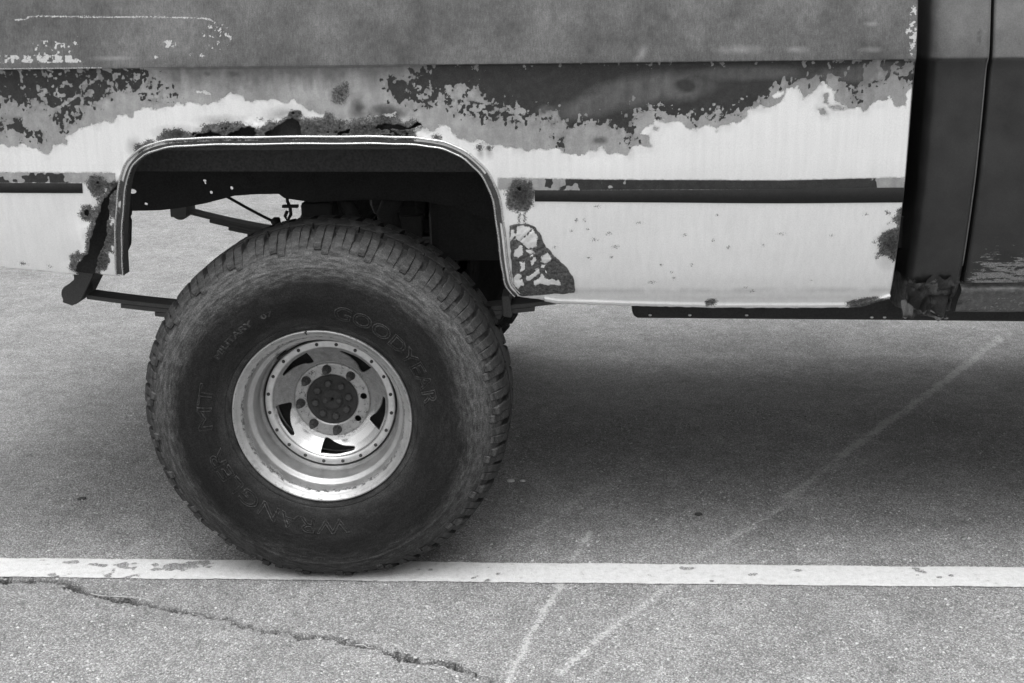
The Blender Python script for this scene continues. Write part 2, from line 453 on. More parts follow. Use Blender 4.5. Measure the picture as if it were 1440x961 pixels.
def mat_stone():
    m, t, b = new_mat('asphalt_stone'); q = G(t)
    v = q.math('MULTIPLY', q.attr('tone'), q.ramp(q.noise(q.co(), 300, 1, 0.6), 0.3, 0.7, 0.85, 1.15))
    t.links.new(q.color(v), b.inputs['Base Color']); b.inputs['Roughness'].default_value = 0.8
    return m
M = dict(
    stone=mat_stone(),
    bed=mat_bed(), patch=mat_patch(), asphalt=mat_asphalt(), line=mat_line(), tyre=mat_tyre(), rim=mat_rim(), cab=mat_cab(),
    chrome=plain('tarnished_chrome', 0.62, 0.24, 0.9, 0.5, 45, 0.0004),
    groove=plain('dirty_trim_channel', 0.10, 0.42, 0.6, 0.9, 60, 0.0006),
    chromedull=plain('dull_chrome', 0.30, 0.4, 0.7, 0.6, 60, 0.0004),
    chassis=plain('black_chassis', 0.022, 0.75, 0.0, 0.8, 25, 0.001),
    liner=plain('sooty_liner', 0.06, 0.8, 0.0, 0.8, 18, 0.001),
    spring=plain('rusty_spring_steel', 0.085, 0.75, 0.1, 0.8, 60, 0.0015),
    hub=plain('rusty_hub', 0.05, 0.8, 0.1, 1.5, 150, 0.004),
    nut=plain('rusty_nut', 0.065, 0.6, 0.3, 1.4, 160, 0.0015),
    seamlight=plain('pale_highlight', 0.16, 0.5, 0.5, 0.9, 160, 0.0006),
    rivet=plain('dull_rivet', 0.06, 0.55, 0.4, 0.7, 160, 0.0004),
    rust=plain('scaly_rust', 0.06, 0.9, 0.0, 1.2, 70, 0.002),
    darkrust=plain('dark_rust', 0.035, 0.85, 0.0, 1.5, 70, 0.003),
    moulding=plain('black_moulding', 0.012, 0.85, 0.0, 0.9, 40, 0.0004),
    far=plain('faded_far_paint', 0.35, 0.5, 0.0, 0.4, 12, 0.0004),
    seal=plain('black_rubber', 0.015, 0.7, 0.0, 0.4, 30, 0.0003),
    straw=plain('dry_straw', 0.50, 0.8, 0.0, 0.4, 80, 0.0002),
    scrap=plain('pale_scrap', 0.55, 0.8, 0.0, 0.5, 120, 0.0004),
    pebble=plain('dark_grit', 0.04, 0.85, 0.0, 0.7, 120, 0.0006),
    weld=plain('bright_metal', 0.7, 0.35, 0.6, 0.3, 80, 0.0002),
)
gm, gt, gb = new_mat('window_glass')
gb.inputs['Base Color'].default_value = g4(0.05); gb.inputs['Roughness'].default_value = 0.05
gb.inputs['Transmission Weight'].default_value = 0.6
M['glass'] = gm

# ------------------------------------------------------------------ object helpers
def link(o, parent=None):
    COL.objects.link(o)
    if parent is not None:
        o.parent = parent
    return o
def empty(name, loc, parent=None):
    o = bpy.data.objects.new(name, None); o.empty_display_size = 0.2
    link(o, parent); o.location = loc
    return o
def tag(o, label=None, cat=None, group=None, kind=None):
    if label: o['label'] = label
    if cat: o['category'] = cat
    if group: o['group'] = group
    if kind: o['kind'] = kind
    return o
def mesh_np(name, V, F, mat, parent=None, smooth_=True, attrs=None):
    me = bpy.data.meshes.new(name)
    V = np.asarray(V, np.float32); 
    if isinstance(F, np.ndarray):
        k = F.shape[1]
        me.vertices.add(len(V)); me.vertices.foreach_set('co', V.ravel())
        me.loops.add(F.size); me.loops.foreach_set('vertex_index', F.ravel().astype(np.int32))
        me.polygons.add(len(F)); me.polygons.foreach_set('loop_start', np.arange(0, F.size, k, dtype=np.int32))
        me.update(calc_edges=True)
    else:
        me.from_pydata([tuple(map(float, v)) for v in V], [], [tuple(map(int, f)) for f in F])
    me.validate()
    if smooth_:
        me.polygons.foreach_set('use_smooth', np.ones(len(me.polygons), bool))
    for k, a in (attrs or {}).items():
        at_ = me.attributes.new(k, 'FLOAT', 'POINT'); at_.data.foreach_set('value', np.asarray(a, np.float32).ravel())
    me.materials.append(mat)
    o = bpy.data.objects.new(name, me)
    return link(o, parent)
def bm_obj(name, bm, mat, parent=None, smooth_=False, bevel=0.0):
    me = bpy.data.meshes.new(name)
    bmesh.ops.recalc_face_normals(bm, faces=bm.faces)
    bm.to_mesh(me); bm.free()
    if smooth_:
        me.polygons.foreach_set('use_smooth', np.ones(len(me.polygons), bool))
    me.materials.append(mat)
    o = link(bpy.data.objects.new(name, me), parent)
    if bevel:
        md = o.modifiers.new('bevel', 'BEVEL'); md.width = bevel; md.segments = 2; md.limit_method = 'ANGLE'
    return o
def add_box(bm, x0, x1, y0, y1, z0, z1):
    vs = [bm.verts.new((x, y, z)) for x in (x0, x1) for y in (y0, y1) for z in (z0, z1)]
    for f in ((0, 1, 3, 2), (4, 6, 7, 5), (0, 4, 5, 1), (2, 3, 7, 6), (0, 2, 6, 4), (1, 5, 7, 3)):
        bm.faces.new([vs[i] for i in f])
def box_obj(name, x0, x1, y0, y1, z0, z1, mat, parent, bevel=0.004):
    bm = bmesh.new(); add_box(bm, x0, x1, y0, y1, z0, z1)
    return bm_obj(name, bm, mat, parent, False, bevel)
def tube(name, pts, rad, mat, parent=None, seg=10):
    pts = [Vector(p) for p in pts]; V = []; F = []
    up = Vector((0.13, 0.97, 0.21)); n = len(pts)
    for i, p in enumerate(pts):
        t = (pts[min(i+1, n-1)]-pts[max(i-1, 0)]).normalized()
        a = t.cross(up); a = a.normalized() if a.length > 1e-4 else Vector((1, 0, 0)); b_ = t.cross(a)
        rd = rad[i] if hasattr(rad, '__len__') else rad
        for k in range(seg):
            an = 2*math.pi*k/seg
            V.append(p + a*rd*math.cos(an) + b_*rd*math.sin(an))
    for i in range(n-1):
        for k in range(seg):
            F.append((i*seg+k, i*seg+(k+1) % seg, (i+1)*seg+(k+1) % seg, (i+1)*seg+k))
    F.append(tuple(range(seg))[::-1]); F.append(tuple((n-1)*seg+k for k in range(seg)))
    return mesh_np(name, [tuple(v) for v in V], F, mat, parent)
def prism(name, poly, y0, y1, mat, parent, bevel=0.0):        # polygon in x,z extruded through y
    bm = bmesh.new()
    a = [bm.verts.new((p[0], y0, p[1])) for p in poly]; b_ = [bm.verts.new((p[0], y1, p[1])) for p in poly]
    bm.faces.new(a); bm.faces.new(b_[::-1]); n = len(poly)
    for i in range(n):
        bm.faces.new((a[i], b_[i], b_[(i+1) % n], a[(i+1) % n]))
    return bm_obj(name, bm, mat, parent, False, bevel)
def lathe(name, prof, mat, parent, seg=128, loop=False, attr_radius=False, post=None):   # profile (y, r) about the y axis
    prof = np.asarray(prof, float); n = len(prof)
    th = np.arange(seg)*2*math.pi/seg
    V = np.zeros((seg, n, 3)); V[:, :, 0] = np.cos(th)[:, None]*prof[None, :, 1]
    V[:, :, 1] = prof[None, :, 0]; V[:, :, 2] = np.sin(th)[:, None]*prof[None, :, 1]
    i, j = np.meshgrid(np.arange(seg), np.arange(n if loop else n-1), indexing='ij')
    i2 = (i+1) % seg; j2 = (j+1) % n
    F = np.stack([i*n+j, i*n+j2, i2*n+j2, i2*n+j], -1).reshape(-1, 4)
    V = V.reshape(-1, 3)
    at_ = {'radius': np.hypot(V[:, 0], V[:, 2])} if attr_radius else None
    if post is not None:
        V = post(V)
    return mesh_np(name, V, F, mat, parent, True, at_)
def field_sheet(name, xs, zs, keep, surf, mat, parent, attrs=None, thick=0.0012):
    """sheet metal: grid in x,z; kept where keep > 0, with its edge snapped to the contour"""
    X, Z = np.meshgrid(xs, zs, indexing='ij')
    f = keep(X, Z)
    gx = np.gradient(f, axis=0)/np.maximum(np.gradient(X, axis=0), 1e-9)
    gz = np.gradient(f, axis=1)/np.maximum(np.gradient(Z, axis=1), 1e-9)
    h = np.minimum(np.gradient(X, axis=0), np.gradient(Z, axis=1)); gg = np.hypot(gx, gz)+1e-6
    near = np.abs(f)/gg < 0.72*h
    X = np.where(near, X-np.clip(f/gg, -h, h)*gx/gg, X); Z = np.where(near, Z-np.clip(f/gg, -h, h)*gz/gg, Z)
    ok = (f > 0) | near
    cell = ok[:-1, :-1] & ok[1:, :-1] & ok[1:, 1:] & ok[:-1, 1:]
    cell &= ((f[:-1, :-1] > 0) & ~near[:-1, :-1]) | ((f[1:, :-1] > 0) & ~near[1:, :-1]) | ((f[1:, 1:] > 0) & ~near[1:, 1:]) | ((f[:-1, 1:] > 0) & ~near[:-1, 1:])
    I = np.arange(X.size).reshape(X.shape)
    F = np.stack([I[:-1, :-1], I[1:, :-1], I[1:, 1:], I[:-1, 1:]], -1)[cell]
    used = np.unique(F); remap = np.full(X.size, -1); remap[used] = np.arange(len(used))
    F = remap[F]
    x, z = X.ravel()[used], Z.ravel()[used]
    y = surf(x, z)
    o = mesh_np(name, np.stack([x, y, z], -1), F, mat, parent, True, attrs(x, z) if attrs else None)
    if thick:
        md = o.modifiers.new('edge', 'SOLIDIFY'); md.thickness = thick; md.offset = -1; md.use_rim_only = True
    return o

# ================================================================== GROUND
def spread(a, b, fine, far_a, far_b, grow=1.18):
    c = list(np.arange(a, b, fine)); s = fine; v = a; L = []
    while v > far_a:
        s *= grow; v -= s; L.append(v)
    s = fine; v = c[-1]; H = []
    while v < far_b:
        s *= grow; v += s; H.append(v)
    return np.array(L[::-1]+c+H)
xs = np.concatenate([spread(-0.9, 0.5, 0.0036, -160, 0.4)[:-1]]); xs = xs[xs < 0.5]
xs = np.concatenate([xs, np.arange(0.505, 2.3, 0.009)]); xs = np.concatenate([xs, 2.3+np.cumsum(0.012*1.2**np.arange(1, 45))])
ys = np.arange(-0.55, 0.02, 0.0032); ys = np.concatenate([-0.55-np.cumsum(0.006*1.25**np.arange(1, 40))[::-1], ys])
ys = np.concatenate([ys, np.arange(0.026, 1.6, 0.011)]); ys = np.concatenate([ys, 1.6+np.cumsum(0.014*1.12**np.arange(1, 66))])
X, Y = np.meshgrid(xs, ys, indexing='ij')
crack_px = [(-40, 818), (15, 819), (50, 817.5), (88, 818), (105, 825), (122, 834), (160, 842), (212, 850), (235, 858), (262, 859), (292, 866), (318, 872),
            (345, 882), (372, 887), (402, 889), (425, 895), (455, 895), (482, 901), (510, 909), (536, 914), (560, 922), (590, 932), (612, 931), (640, 938), (656, 944), (690, 958), (730, 985)]
crack = np.array([gr(*p)[:2] for p in crack_px])
jx = X+0.010*fbm(X, Y, 60, 3, 3); jy = Y+0.010*fbm(X, Y, 60, 8, 3)
dc = seg_dist(jx, jy, crack)
wid = 0.0096+0.0066*fbm(X, Y, 16, 21, 3)
wid = np.maximum(wid, 0.0050)*np.interp(X, [-0.9, -0.6, 0.1, 0.36], [1.3, 1.0, 1.0, 0.7])
Z = -0.055*np.clip((1.15-dc/np.maximum(wid, 0.002))*1.6, 0, 1)
crack_shade = 0.86*np.clip((1.2-dc/np.maximum(wid, 0.002))*2.5, 0, 1)  # debris colour plus painted shade that darkens the crack
Z += 0.0016*fbm(X, Y, 7, 2)*(np.abs(X) < 4)*(np.abs(Y) < 4)
def streaks(x, y, lines):
    v = np.zeros(x.shape)
    for pts, wd, a in lines:
        P = np.array([gr(*p)[:2] for p in pts])
        d = seg_dist(x+0.004*fbm(x, y, 20, 31, 2), y, P)
        v = np.maximum(v, a*np.clip(1-d/wd, 0, 1)**0.7)
    return v
SCUFFS = [([(715, 960), (740, 905), (772, 850), (792, 815)], 0.014, 0.85), ([(806, 787), (820, 762), (830, 748)], 0.013, 0.75),
                       ([(785, 950), (850, 890), (905, 850), (945, 822)], 0.017, 0.65), ([(950, 802), (985, 782), (1030, 755), (1110, 708), (1130, 690)], 0.020, 0.5),
                       ([(1105, 700), (1145, 672), (1200, 628)], 0.022, 0.62), ([(1185, 640), (1240, 600), (1290, 565), (1360, 512), (1415, 470)], 0.028, 0.85), ([(700, 775), (770, 735), (850, 680), (890, 655)], 0.045, 0.4),
                       ([(920, 905), (955, 870), (985, 850)], 0.022, 0.25), ([(362, 840), (385, 815)], 0.03, 0.35), ([(1030, 660), (1075, 640)], 0.03, 0.2)]
scuff = streaks(X, Y, SCUFFS)
scuff *= 1.0+0.5*fbm(X, Y, 25, 14, 3)
scuff = np.clip(scuff, 0, 1)
oil_crack_shade = np.zeros(X.shape)
for px_, a_, b_, s_ in (((1330, 600), .35, .22, .14), ((760, 610), .18, .2, .12), ((140, 700), .25, .2, .08)):
    p = gr(*px_); oil_crack_shade = np.maximum(oil_crack_shade, s_*np.clip(1.3*ell_sd(X, Y, p[0], p[1], a_, b_)/min(a_, b_)+0.25*fbm(X, Y, 5, 3), 0, 1))
oil_crack_shade = np.maximum(oil_crack_shade, crack_shade)
I = np.arange(X.size).reshape(X.shape)
F = np.stack([I[:-1, :-1], I[1:, :-1], I[1:, 1:], I[:-1, 1:]], -1).reshape(-1, 4)
ground = mesh_np('pavement', np.stack([X, Y, Z], -1).reshape(-1, 3), F, M['asphalt'], None, True, {'scuff': scuff, 'oil_crack_shade': oil_crack_shade})
tag(ground, 'grey weathered asphalt of the parking lot with a long crack', kind='structure')

# the painted line: its own worn sheet of paint over the asphalt
YN, YF = -0.016, 0.096
lx = np.arange(-2.2, 3.2, 0.005); ly = np.arange(YN-0.02, YF+0.021, 0.004)
chip_spots = [((250, 798), .085, .020), ((285, 793), .04, .012), ((150, 795), .035, .010), ((178, 800), .018, .008), ((100, 792), .03, .006), ((965, 800), .022, .007),
              ((1062, 808), .012, .005), ((1122, 803), .016, .008), ((1180, 806), .012, .004), ((870, 792), .010, .005), ((690, 798), .012, .004), ((1330, 812), .012, .003), ((600, 802), .012, .004)]
def line_attr(x, z):
    v = np.full(x.shape, -0.05)
    for p, a, b_ in chip_spots:
        c = gr(*p); v = np.maximum(v, ell_sd(x, z, c[0], c[1], a, b_))
    v = np.maximum(v, 0.03*(fbm(x, z, 9, 33, 4, .65)-0.78))
    v = v+0.011*fbm(x, z, 60, 4, 4)-0.002
    e = np.minimum(z-YN, YF-z)
    return {'chip': np.maximum(v, -e+0.0010+0.0022*fbm(x, z, 90, 6, 3))}
X, Y = np.meshgrid(lx, ly, indexing='ij')
def ground_z(x, y):
    jx = x+0.006*fbm(x, y, 40, 3); jy = y+0.006*fbm(x, y, 40, 8)
    d = seg_dist(jx, jy, crack)
    wd = (0.0060+0.0035*fbm(x, y, 14, 21, 2))
    return -0.026*np.clip(1.25-d/np.maximum(wd, 0.002), 0, 1)+0.0016*fbm(x, y, 7, 2)*(np.abs(x) < 4)
keepL = lambda x, y: np.minimum(y-YN, YF-y)+0.0010*fbm(x, y, 70, 6, 3)
f = keepL(X, Y)
Zl = ground_z(X, Y)+0.0018
I = np.arange(X.size).reshape(X.shape)
ok = f > -0.001
cell = ok[:-1, :-1] & ok[1:, :-1] & ok[1:, 1:] & ok[:-1, 1:]
F = np.stack([I[:-1, :-1], I[1:, :-1], I[1:, 1:], I[:-1, 1:]], -1)[cell]
ln = mesh_np('painted_line', np.stack([X, Y, Zl], -1).reshape(-1, 3), F, M['line'], None, True, line_attr(X.ravel(), Y.ravel()))
tag(ln, 'worn white painted parking line under the tyre', kind='structure')

# loose-bound aggregate standing proud of the binder: thousands of small stones, one part of the pavement
rng = np.random.default_rng(5)
NS = 95000
sx_ = rng.uniform(-1.0, 2.15, NS); sy_ = -0.58+1.9*rng.uniform(0, 1, NS)**1.5
okm = ((sy_ < YN-0.004) | (sy_ > YF+0.004)) & (seg_dist(sx_, sy_, crack) > 0.012)
okm &= rng.uniform(0, 1, NS) < np.clip(0.75+0.5*fbm(sx_, sy_, 9, 61, 2), 0.15, 1)
sx_, sy_ = sx_[okm], sy_[okm]; NS = len(sx_)
rad = 0.0018+0.0038*rng.uniform(0, 1, NS)**2.0; asp = rng.uniform(0.6, 1.0, NS); ori = rng.uniform(0, math.pi, NS)
hgt = rad*rng.uniform(0.35, 0.75, NS)
V = np.zeros((NS, 6, 3))
for k in range(5):
    an = 2*math.pi*k/5+rng.uniform(-.25, .25, NS); rr_ = rad*rng.uniform(0.75, 1.2, NS)
    u_, v_ = rr_*np.cos(an), rr_*np.sin(an)*asp
    V[:, k, 0] = sx_+u_*np.cos(ori)-v_*np.sin(ori); V[:, k, 1] = sy_+u_*np.sin(ori)+v_*np.cos(ori); V[:, k, 2] = -0.0006
V[:, 5, 0] = sx_+rad*rng.uniform(-.3, .3, NS); V[:, 5, 1] = sy_+rad*rng.uniform(-.3, .3, NS); V[:, 5, 2] = hgt
V[:, :, 2] += (0.0016*fbm(sx_, sy_, 7, 2))[:, None]
Fq = np.array([[k, (k+1) % 5, 5] for k in range(5)])
F = (np.arange(NS)[:, None, None]*6+Fq[None]).reshape(-1, 3)
tone = np.where(rng.uniform(0, 1, NS) < 0.14, rng.uniform(0.36, 0.52, NS), rng.uniform(0.10, 0.33, NS))
tone = tone+np.clip(streaks(sx_, sy_, SCUFFS)*0.9*rng.uniform(0.1, 1, NS), 0, 1)*(0.52-tone)
agg = mesh_np('aggregate', V.reshape(-1, 3), F, M['stone'], ground, False, {'tone': np.repeat(tone, 6)})
agg['kind'] = 'stuff'

# ================================================================== TRUCK
truck = empty('pickup_truck', (0, 0, 0))
tag(truck, 'battered lifted pickup truck with rusted white bed side and dark cab', 'truck')

# ---------------------------------------------------------------- bed side
OPEN_IN = [(178, 386), (174, 340), (175, 295), (181, 252), (194, 227), (214, 213), (245, 206), (300, 203), (400, 201.5), (500, 201), (560, 202), (600, 205.5), (630, 213), (655, 228),
           (678, 252), (692, 285), (699, 330), (705, 378), (711, 402), (724, 416)]
OPEN_OUT = [(161, 386), (161, 340), (164, 295), (170, 245), (183, 221), (206, 206), (240, 197), (300, 194), (400, 193), (500, 192.5), (560, 193), (606, 196), (640, 204), (670, 222),
            (692, 248), (705, 282), (711, 330), (717, 380), (722, 402), (731, 413)]
mid_px = [((a[0]+b_[0])/2, (a[1]+b_[1])/2) for a, b_ in zip(OPEN_IN, OPEN_OUT)]
arch = smooth(body_poly(mid_px), 6)
opening = np.vstack([arch, [[arch[-1][0]+0.005, 0.60], [arch[0][0], 0.60]]])
bottom_pts = body_poly([(-260, 352), (17, 377), (60, 381), (108, 386), (119, 388.5), (134, 385), (165, 388.5), (182, 387)])
bottom_r = body_poly([(724, 416), (760, 421), (782, 425), (890, 428.5), (1000, 431), (1100, 431.5), (1205, 431), (1225, 426), (1249, 419)])
BX = np.concatenate([bottom_pts[:, 0], bottom_r[:, 0]]); BZ = np.concatenate([bottom_pts[:, 1], bottom_r[:, 1]])
tear = body_poly([(165, 260), (157, 268), (152, 275), (146, 280), (144, 288), (139, 300), (136, 308), (133, 322), (129, 333), (127, 345), (126, 355), (118, 363), (111, 371), (107, 380), (112, 387), (118, 400), (133, 400),
                  (133, 385), (136, 374), (139, 360), (140, 353), (147, 346), (148, 336), (151, 327), (150, 315), (154, 303), (152, 290), (154, 278), (160, 270), (168, 262)])
holes = [body_poly(p) for p in (
    [(273, 194), (280, 188), (294, 186), (308, 188), (316, 194)],
    [(327, 195), (331, 184), (340, 179), (350, 177), (358, 181), (361, 187), (360, 195)],
    [(370, 195), (376, 185), (386, 178), (395, 173), (402, 169), (408, 167), (412, 163), (414, 167), (420, 171), (424, 178), (425, 186), (433, 195)],
    [(474, 190), (478, 184), (486, 183), (492, 181), (494, 190), (484, 188)],
    [(519, 182), (530, 177), (541, 172), (556, 175), (572, 178), (579, 176), (581, 172), (588, 171), (592, 175), (586, 180), (576, 184), (560, 183), (545, 182), (530, 183)],
    [(533, 195), (538, 190), (552, 189), (566, 191), (570, 195)], [(453, 188), (457, 185), (463, 184), (465, 188), (458, 190)], [(440, 195), (444, 190), (452, 193), (462, 191), (468, 195)],
    [(410, 160), (413, 157), (415, 161)], [(442, 181), (444, 178), (446, 182)])]
holes.append(body_poly([(119, 297), (123, 296), (126, 300), (124, 305), (120, 303)]))
holes.append(body_poly([(728, 265), (731, 264), (732, 268), (729, 269)]))
holes.append(body_poly([(136, 256), (138.5, 255), (139, 258), (136.5, 258.5)]))
XF = 1.392
rust_zone = body_poly([(262, 196), (270, 186), (290, 176), (340, 173), (378, 172), (408, 158), (424, 168), (470, 170), (500, 168), (556, 166), (586, 174), (582, 196)])
def bed_keep(x, z):
    v = -poly_sd(x, z, opening, 0.3)
    v = np.minimum(v, z-np.interp(x, BX, BZ)-0.0012*fbm(x, z, 60, 1, 2))
    v = np.minimum(v, XF-x)
    rag = 0.0022*fbm(x, z, 120, 9, 3)
    v = np.minimum(v, -poly_sd(x, z, tear)+rag)
    for hp in holes:
        v = np.minimum(v, -poly_sd(x, z, hp, 0.02)+rag*0.8+0.0026*fbm(x, z, 60, 19, 3)+0.0008)
    hz = poly_sd(x, z, rust_zone, .03)
    v = np.minimum(v, np.maximum(0.004-hz, 0.010*(0.62-fbm(x, z, 95, 77, 3)+np.clip((z-1.135)/0.03, 0, 2)*0.35)))
    return v
def crumple(x, z):
    d = seg_dist(x, z, tear[:18])
    v = 0.006*np.exp(-(d/0.022)**2)*fbm(x, z, 26, 44, 3)-0.010*np.exp(-((x+0.575)/0.022)**2-((z-0.87)/0.05)**2)
    for hp in holes[:6]:
        c = hp.mean(0)
        v = v+0.0028*np.exp(-((x-c[0])/0.06)**2-((z-c[1])/0.03)**2)*fbm(x, z, 45, 12, 3)
    v = v+0.0034*fbm(x, z, 2.6, 55, 2)+0.0007*fbm(x, z, 9, 58, 2)
    e = np.exp(-np.clip(np.interp(x, BX, BZ)+0.012-z, -1, 0)**2/0.00004)
    return v
def bed_surf(x, z):
    zb = np.interp(x, BX, BZ)
    y = side_y(z)+crumple(x, z)
    lip = np.clip((0.013-(z-zb))/0.004, 0, 1)*(x > 0.55)       # pinch flange along the bottom
    return y-0.010*lip
WT = [(-200, 205), (18, 205), (42, 207), (67, 215), (75, 207), (93, 203), (96, 192), (119, 178), (144, 170), (161, 174), (167, 164), (187, 160), (189, 154), (217, 154), (250, 147), (267, 142), (289, 144), (306, 143), (319, 133), (339, 133),
      (353, 140), (400, 142), (416, 143), (433, 153), (447, 158), (462, 162), (470, 168), (490, 172), (520, 174), (560, 176), (578, 192), (585, 182), (610, 183), (626, 176), (631, 182), (647, 192), (658, 196), (674, 200),
      (694, 206), (713, 206), (738, 211), (760, 207), (782, 207), (793, 215), (813, 218), (835, 212), (846, 208), (857, 216), (882, 215), (893, 207), (913, 206), (914, 192), (899, 189), (902, 183), (921, 171),
      (954, 168), (966, 179), (977, 182), (991, 174), (1007, 181), (1024, 175), (1046, 167), (1054, 153), (1074, 151), (1102, 142), (1104, 128), (1121, 121), (1129, 139), (1140, 134), (1157, 118), (1173, 122), (1171, 142),
      (1190, 151), (1204, 153), (1218, 154), (1223, 147), (1246, 142), (1254, 136), (1262, 147), (1273, 147), (1276, 131), (1287, 122), (1310, 118)]
white_poly = body_poly(WT+[(1310, 470), (-200, 470)])
dark_polys = [body_poly(p) for p in (
    [(-200, 90), (18, 90), (100, 92), (200, 95), (208, 108), (205, 120), (190, 128), (150, 132), (130, 150), (100, 152), (60, 146), (30, 150), (18, 140), (-200, 150)],
    [(18, 170), (40, 178), (62, 196), (60, 202), (48, 192), (30, 192), (18, 182), (-80, 190), (-80, 170)],
    [(85, 150), (95, 155), (112, 168), (88, 182), (78, 165)],
    [(541, 108), (546, 125), (550, 136), (562, 144), (574, 140), (580, 132), (572, 118), (560, 112)], [(566, 106), (576, 116), (576, 138), (590, 142), (584, 124), (572, 104)],
    [(584, 120), (590, 112), (603, 98), (608, 84), (905, 80), (1020, 80), (1105, 80), (1180, 84), (1296, 82), (1296, 92), (1262, 92), (1240, 100), (1224, 112), (1212, 120), (1200, 122), (1180, 114), (1150, 108), (1130, 112), (1108, 118), (1090, 122), (1074, 140), (1044, 152),
     (1016, 162), (1001, 156), (980, 166), (954, 160), (915, 155), (897, 152), (890, 165), (895, 196), (884, 199), (878, 188), (866, 178), (855, 170), (820, 173), (800, 178), (790, 168), (782, 158), (750, 158), (718, 148), (695, 145), (668, 124),
     (640, 120), (606, 125), (596, 126)],
    [(1192, 122), (1204, 128), (1204, 136), (1196, 134)], [(1208, 118), (1226, 112), (1240, 108), (1243, 113), (1224, 122), (1210, 122)], [(1276, 104), (1287, 100), (1287, 112), (1279, 115), (1275, 110)], [(783, 196), (793, 194), (791, 204), (784, 203)])]
speck_zone = body_poly([(628, 143), (655, 143), (700, 152), (740, 152), (775, 165), (780, 172), (755, 172), (700, 168), (670, 165), (640, 155)])
speck2 = body_poly([(200, 100), (225, 112), (250, 132), (244, 142), (210, 140), (200, 125)])
speck3 = body_poly([(585, 125), (620, 122), (640, 124), (625, 130), (600, 142), (582, 145)])
primer_isles = [body_poly(p) for p in ([(1150, 155), (1160, 152), (1162, 160), (1154, 163)], [(1166, 150), (1176, 148), (1192, 152), (1186, 155), (1172, 154)], [(1159, 132), (1164, 131), (1164, 146), (1158, 144)], [(920, 178), (926, 180), (924, 184), (919, 182)])]
white_isles = [body_poly(p) for p in ([(277, 130), (286, 128), (302, 131), (296, 134)], [(455, 158), (462, 165), (472, 168), (466, 163)], [(1085, 135), (1102, 127), (1106, 132), (1090, 138)], [(520, 163), (545, 160), (556, 158), (560, 167), (552, 170), (545, 165), (525, 167)])]
rust_polys = [body_poly(p) for p in (
    [(187, 212), (190, 205), (200, 200), (207, 197), (216, 200), (212, 206), (198, 215), (190, 218)],
    [(222, 197), (228, 186), (245, 181), (262, 184), (278, 184), (286, 174), (310, 171), (340, 171), (362, 180), (378, 170), (398, 168), (408, 155), (420, 156), (424, 165), (440, 166), (455, 165), (458, 158), (466, 160), (470, 168),
     (492, 172), (498, 164), (512, 166), (530, 161), (556, 163), (565, 172), (580, 172), (586, 170), (591, 178), (584, 184), (588, 192), (580, 199), (300, 199), (240, 203)],
    [(110, 300), (116, 292), (126, 290), (134, 296), (134, 306), (126, 312), (117, 308)],
    [(716, 262), (722, 254), (735, 252), (748, 256), (753, 266), (752, 280), (748, 287), (742, 299), (733, 300), (722, 298), (715, 291), (711, 283), (709, 272)],
    [(101, 362), (112, 352), (116, 360), (113, 372), (106, 385), (100, 380)],
    [(1246, 296), (1255, 297), (1252, 303), (1246, 302)], [(1262, 292), (1275, 288), (1275, 316), (1264, 318), (1252, 312)], [(1240, 328), (1250, 322), (1275, 318), (1275, 360), (1256, 365), (1240, 360), (1234, 345)], [(1231, 356), (1237, 355), (1238, 362), (1232, 363)],
    [(1245, 312), (1251, 314), (1247, 318)], [(992, 423), (1003, 421), (1008, 424), (1003, 429), (993, 428)], [(1190, 424), (1215, 420), (1249, 417), (1249, 432), (1195, 434)])]
def spot(px_, a_, b_, rot=0.0):
    c = on_body(*px_); return (c[0], c[1], a_*0.00172, b_*0.00172, rot)
rust_spots = [spot((614, 194), 6.5, 5), spot((675, 207), 4.5, 4.5), spot((688, 208), 4.5, 3), spot((137, 261), 15, 16), spot((480, 132), 11, 15, -0.35), spot((836, 337), 2.2, 1.4),
              spot((864, 347), 2, 1), spot((840, 290), 1.5, 1), spot((856, 328), 1.5, .8), spot((368, 168), 3, 2.5), spot((330, 372), 1, 1), spot((34, 370), 4, 1.6), spot((70, 374), 2, 1), spot((1230, 341), 1.5, 1.5), spot((580, 174), 6, 5)]
for k in range(26):
    rust_spots.append(spot((random.uniform(740, 1230), random.uniform(296, 410)), random.uniform(.5, 1.1), random.uniform(.4, .8)))
mid_soft = [spot((330, 104), 24, 11), spot((291, 104), 11, 7), spot((965, 120), 20, 12), spot((768, 155), 18, 9), spot((481, 131), 18, 22, -.35), spot((503, 155), 14, 20), spot((545, 158), 30, 12), spot((843, 198), 16, 7)]
stains = [spot((503, 150), 16, 22), spot((540, 158), 34, 14), spot((190, 208), 14, 20), spot((250, 186), 40, 12), spot((735, 272), 26, 26), spot((400, 160), 34, 12), spot((310, 170), 45, 10), spot((140, 262), 22, 20), spot((1252, 345), 26, 40), spot((688, 214), 8, 12), spot((676, 215), 7, 14)]
chip_band = body_poly([(-200, 78), (18, 78), (100, 78), (118, 88), (-200, 90)])
chip_spots2 = [(spot((305, 52), 20, 17), 26, .55), (spot((70, 70), 30, 12), 20, .45), (spot((238, 62), 9, 5), 25, .3), (spot((222, 80), 4, 4), 30, .1), (spot((108, 60), 5, 8), 30, .3), (spot((276, 79), 10, 4), 25, .4), (spot((1284, 40), 5, 28), 30, .2), (spot((1278, 45), 4, 5), 30, .1), (spot((1284, 72), 4, 6), 30, .1)]
light_soft = [spot((902, 75), 8, 16, -0.5), spot((1040, 70), 40, 8), spot((1120, 70), 18, 6), spot((1225, 70), 18, 5), spot((1225, 34), 12, 4), spot((160, 82), 40, 4)]
cr_z = 1.289
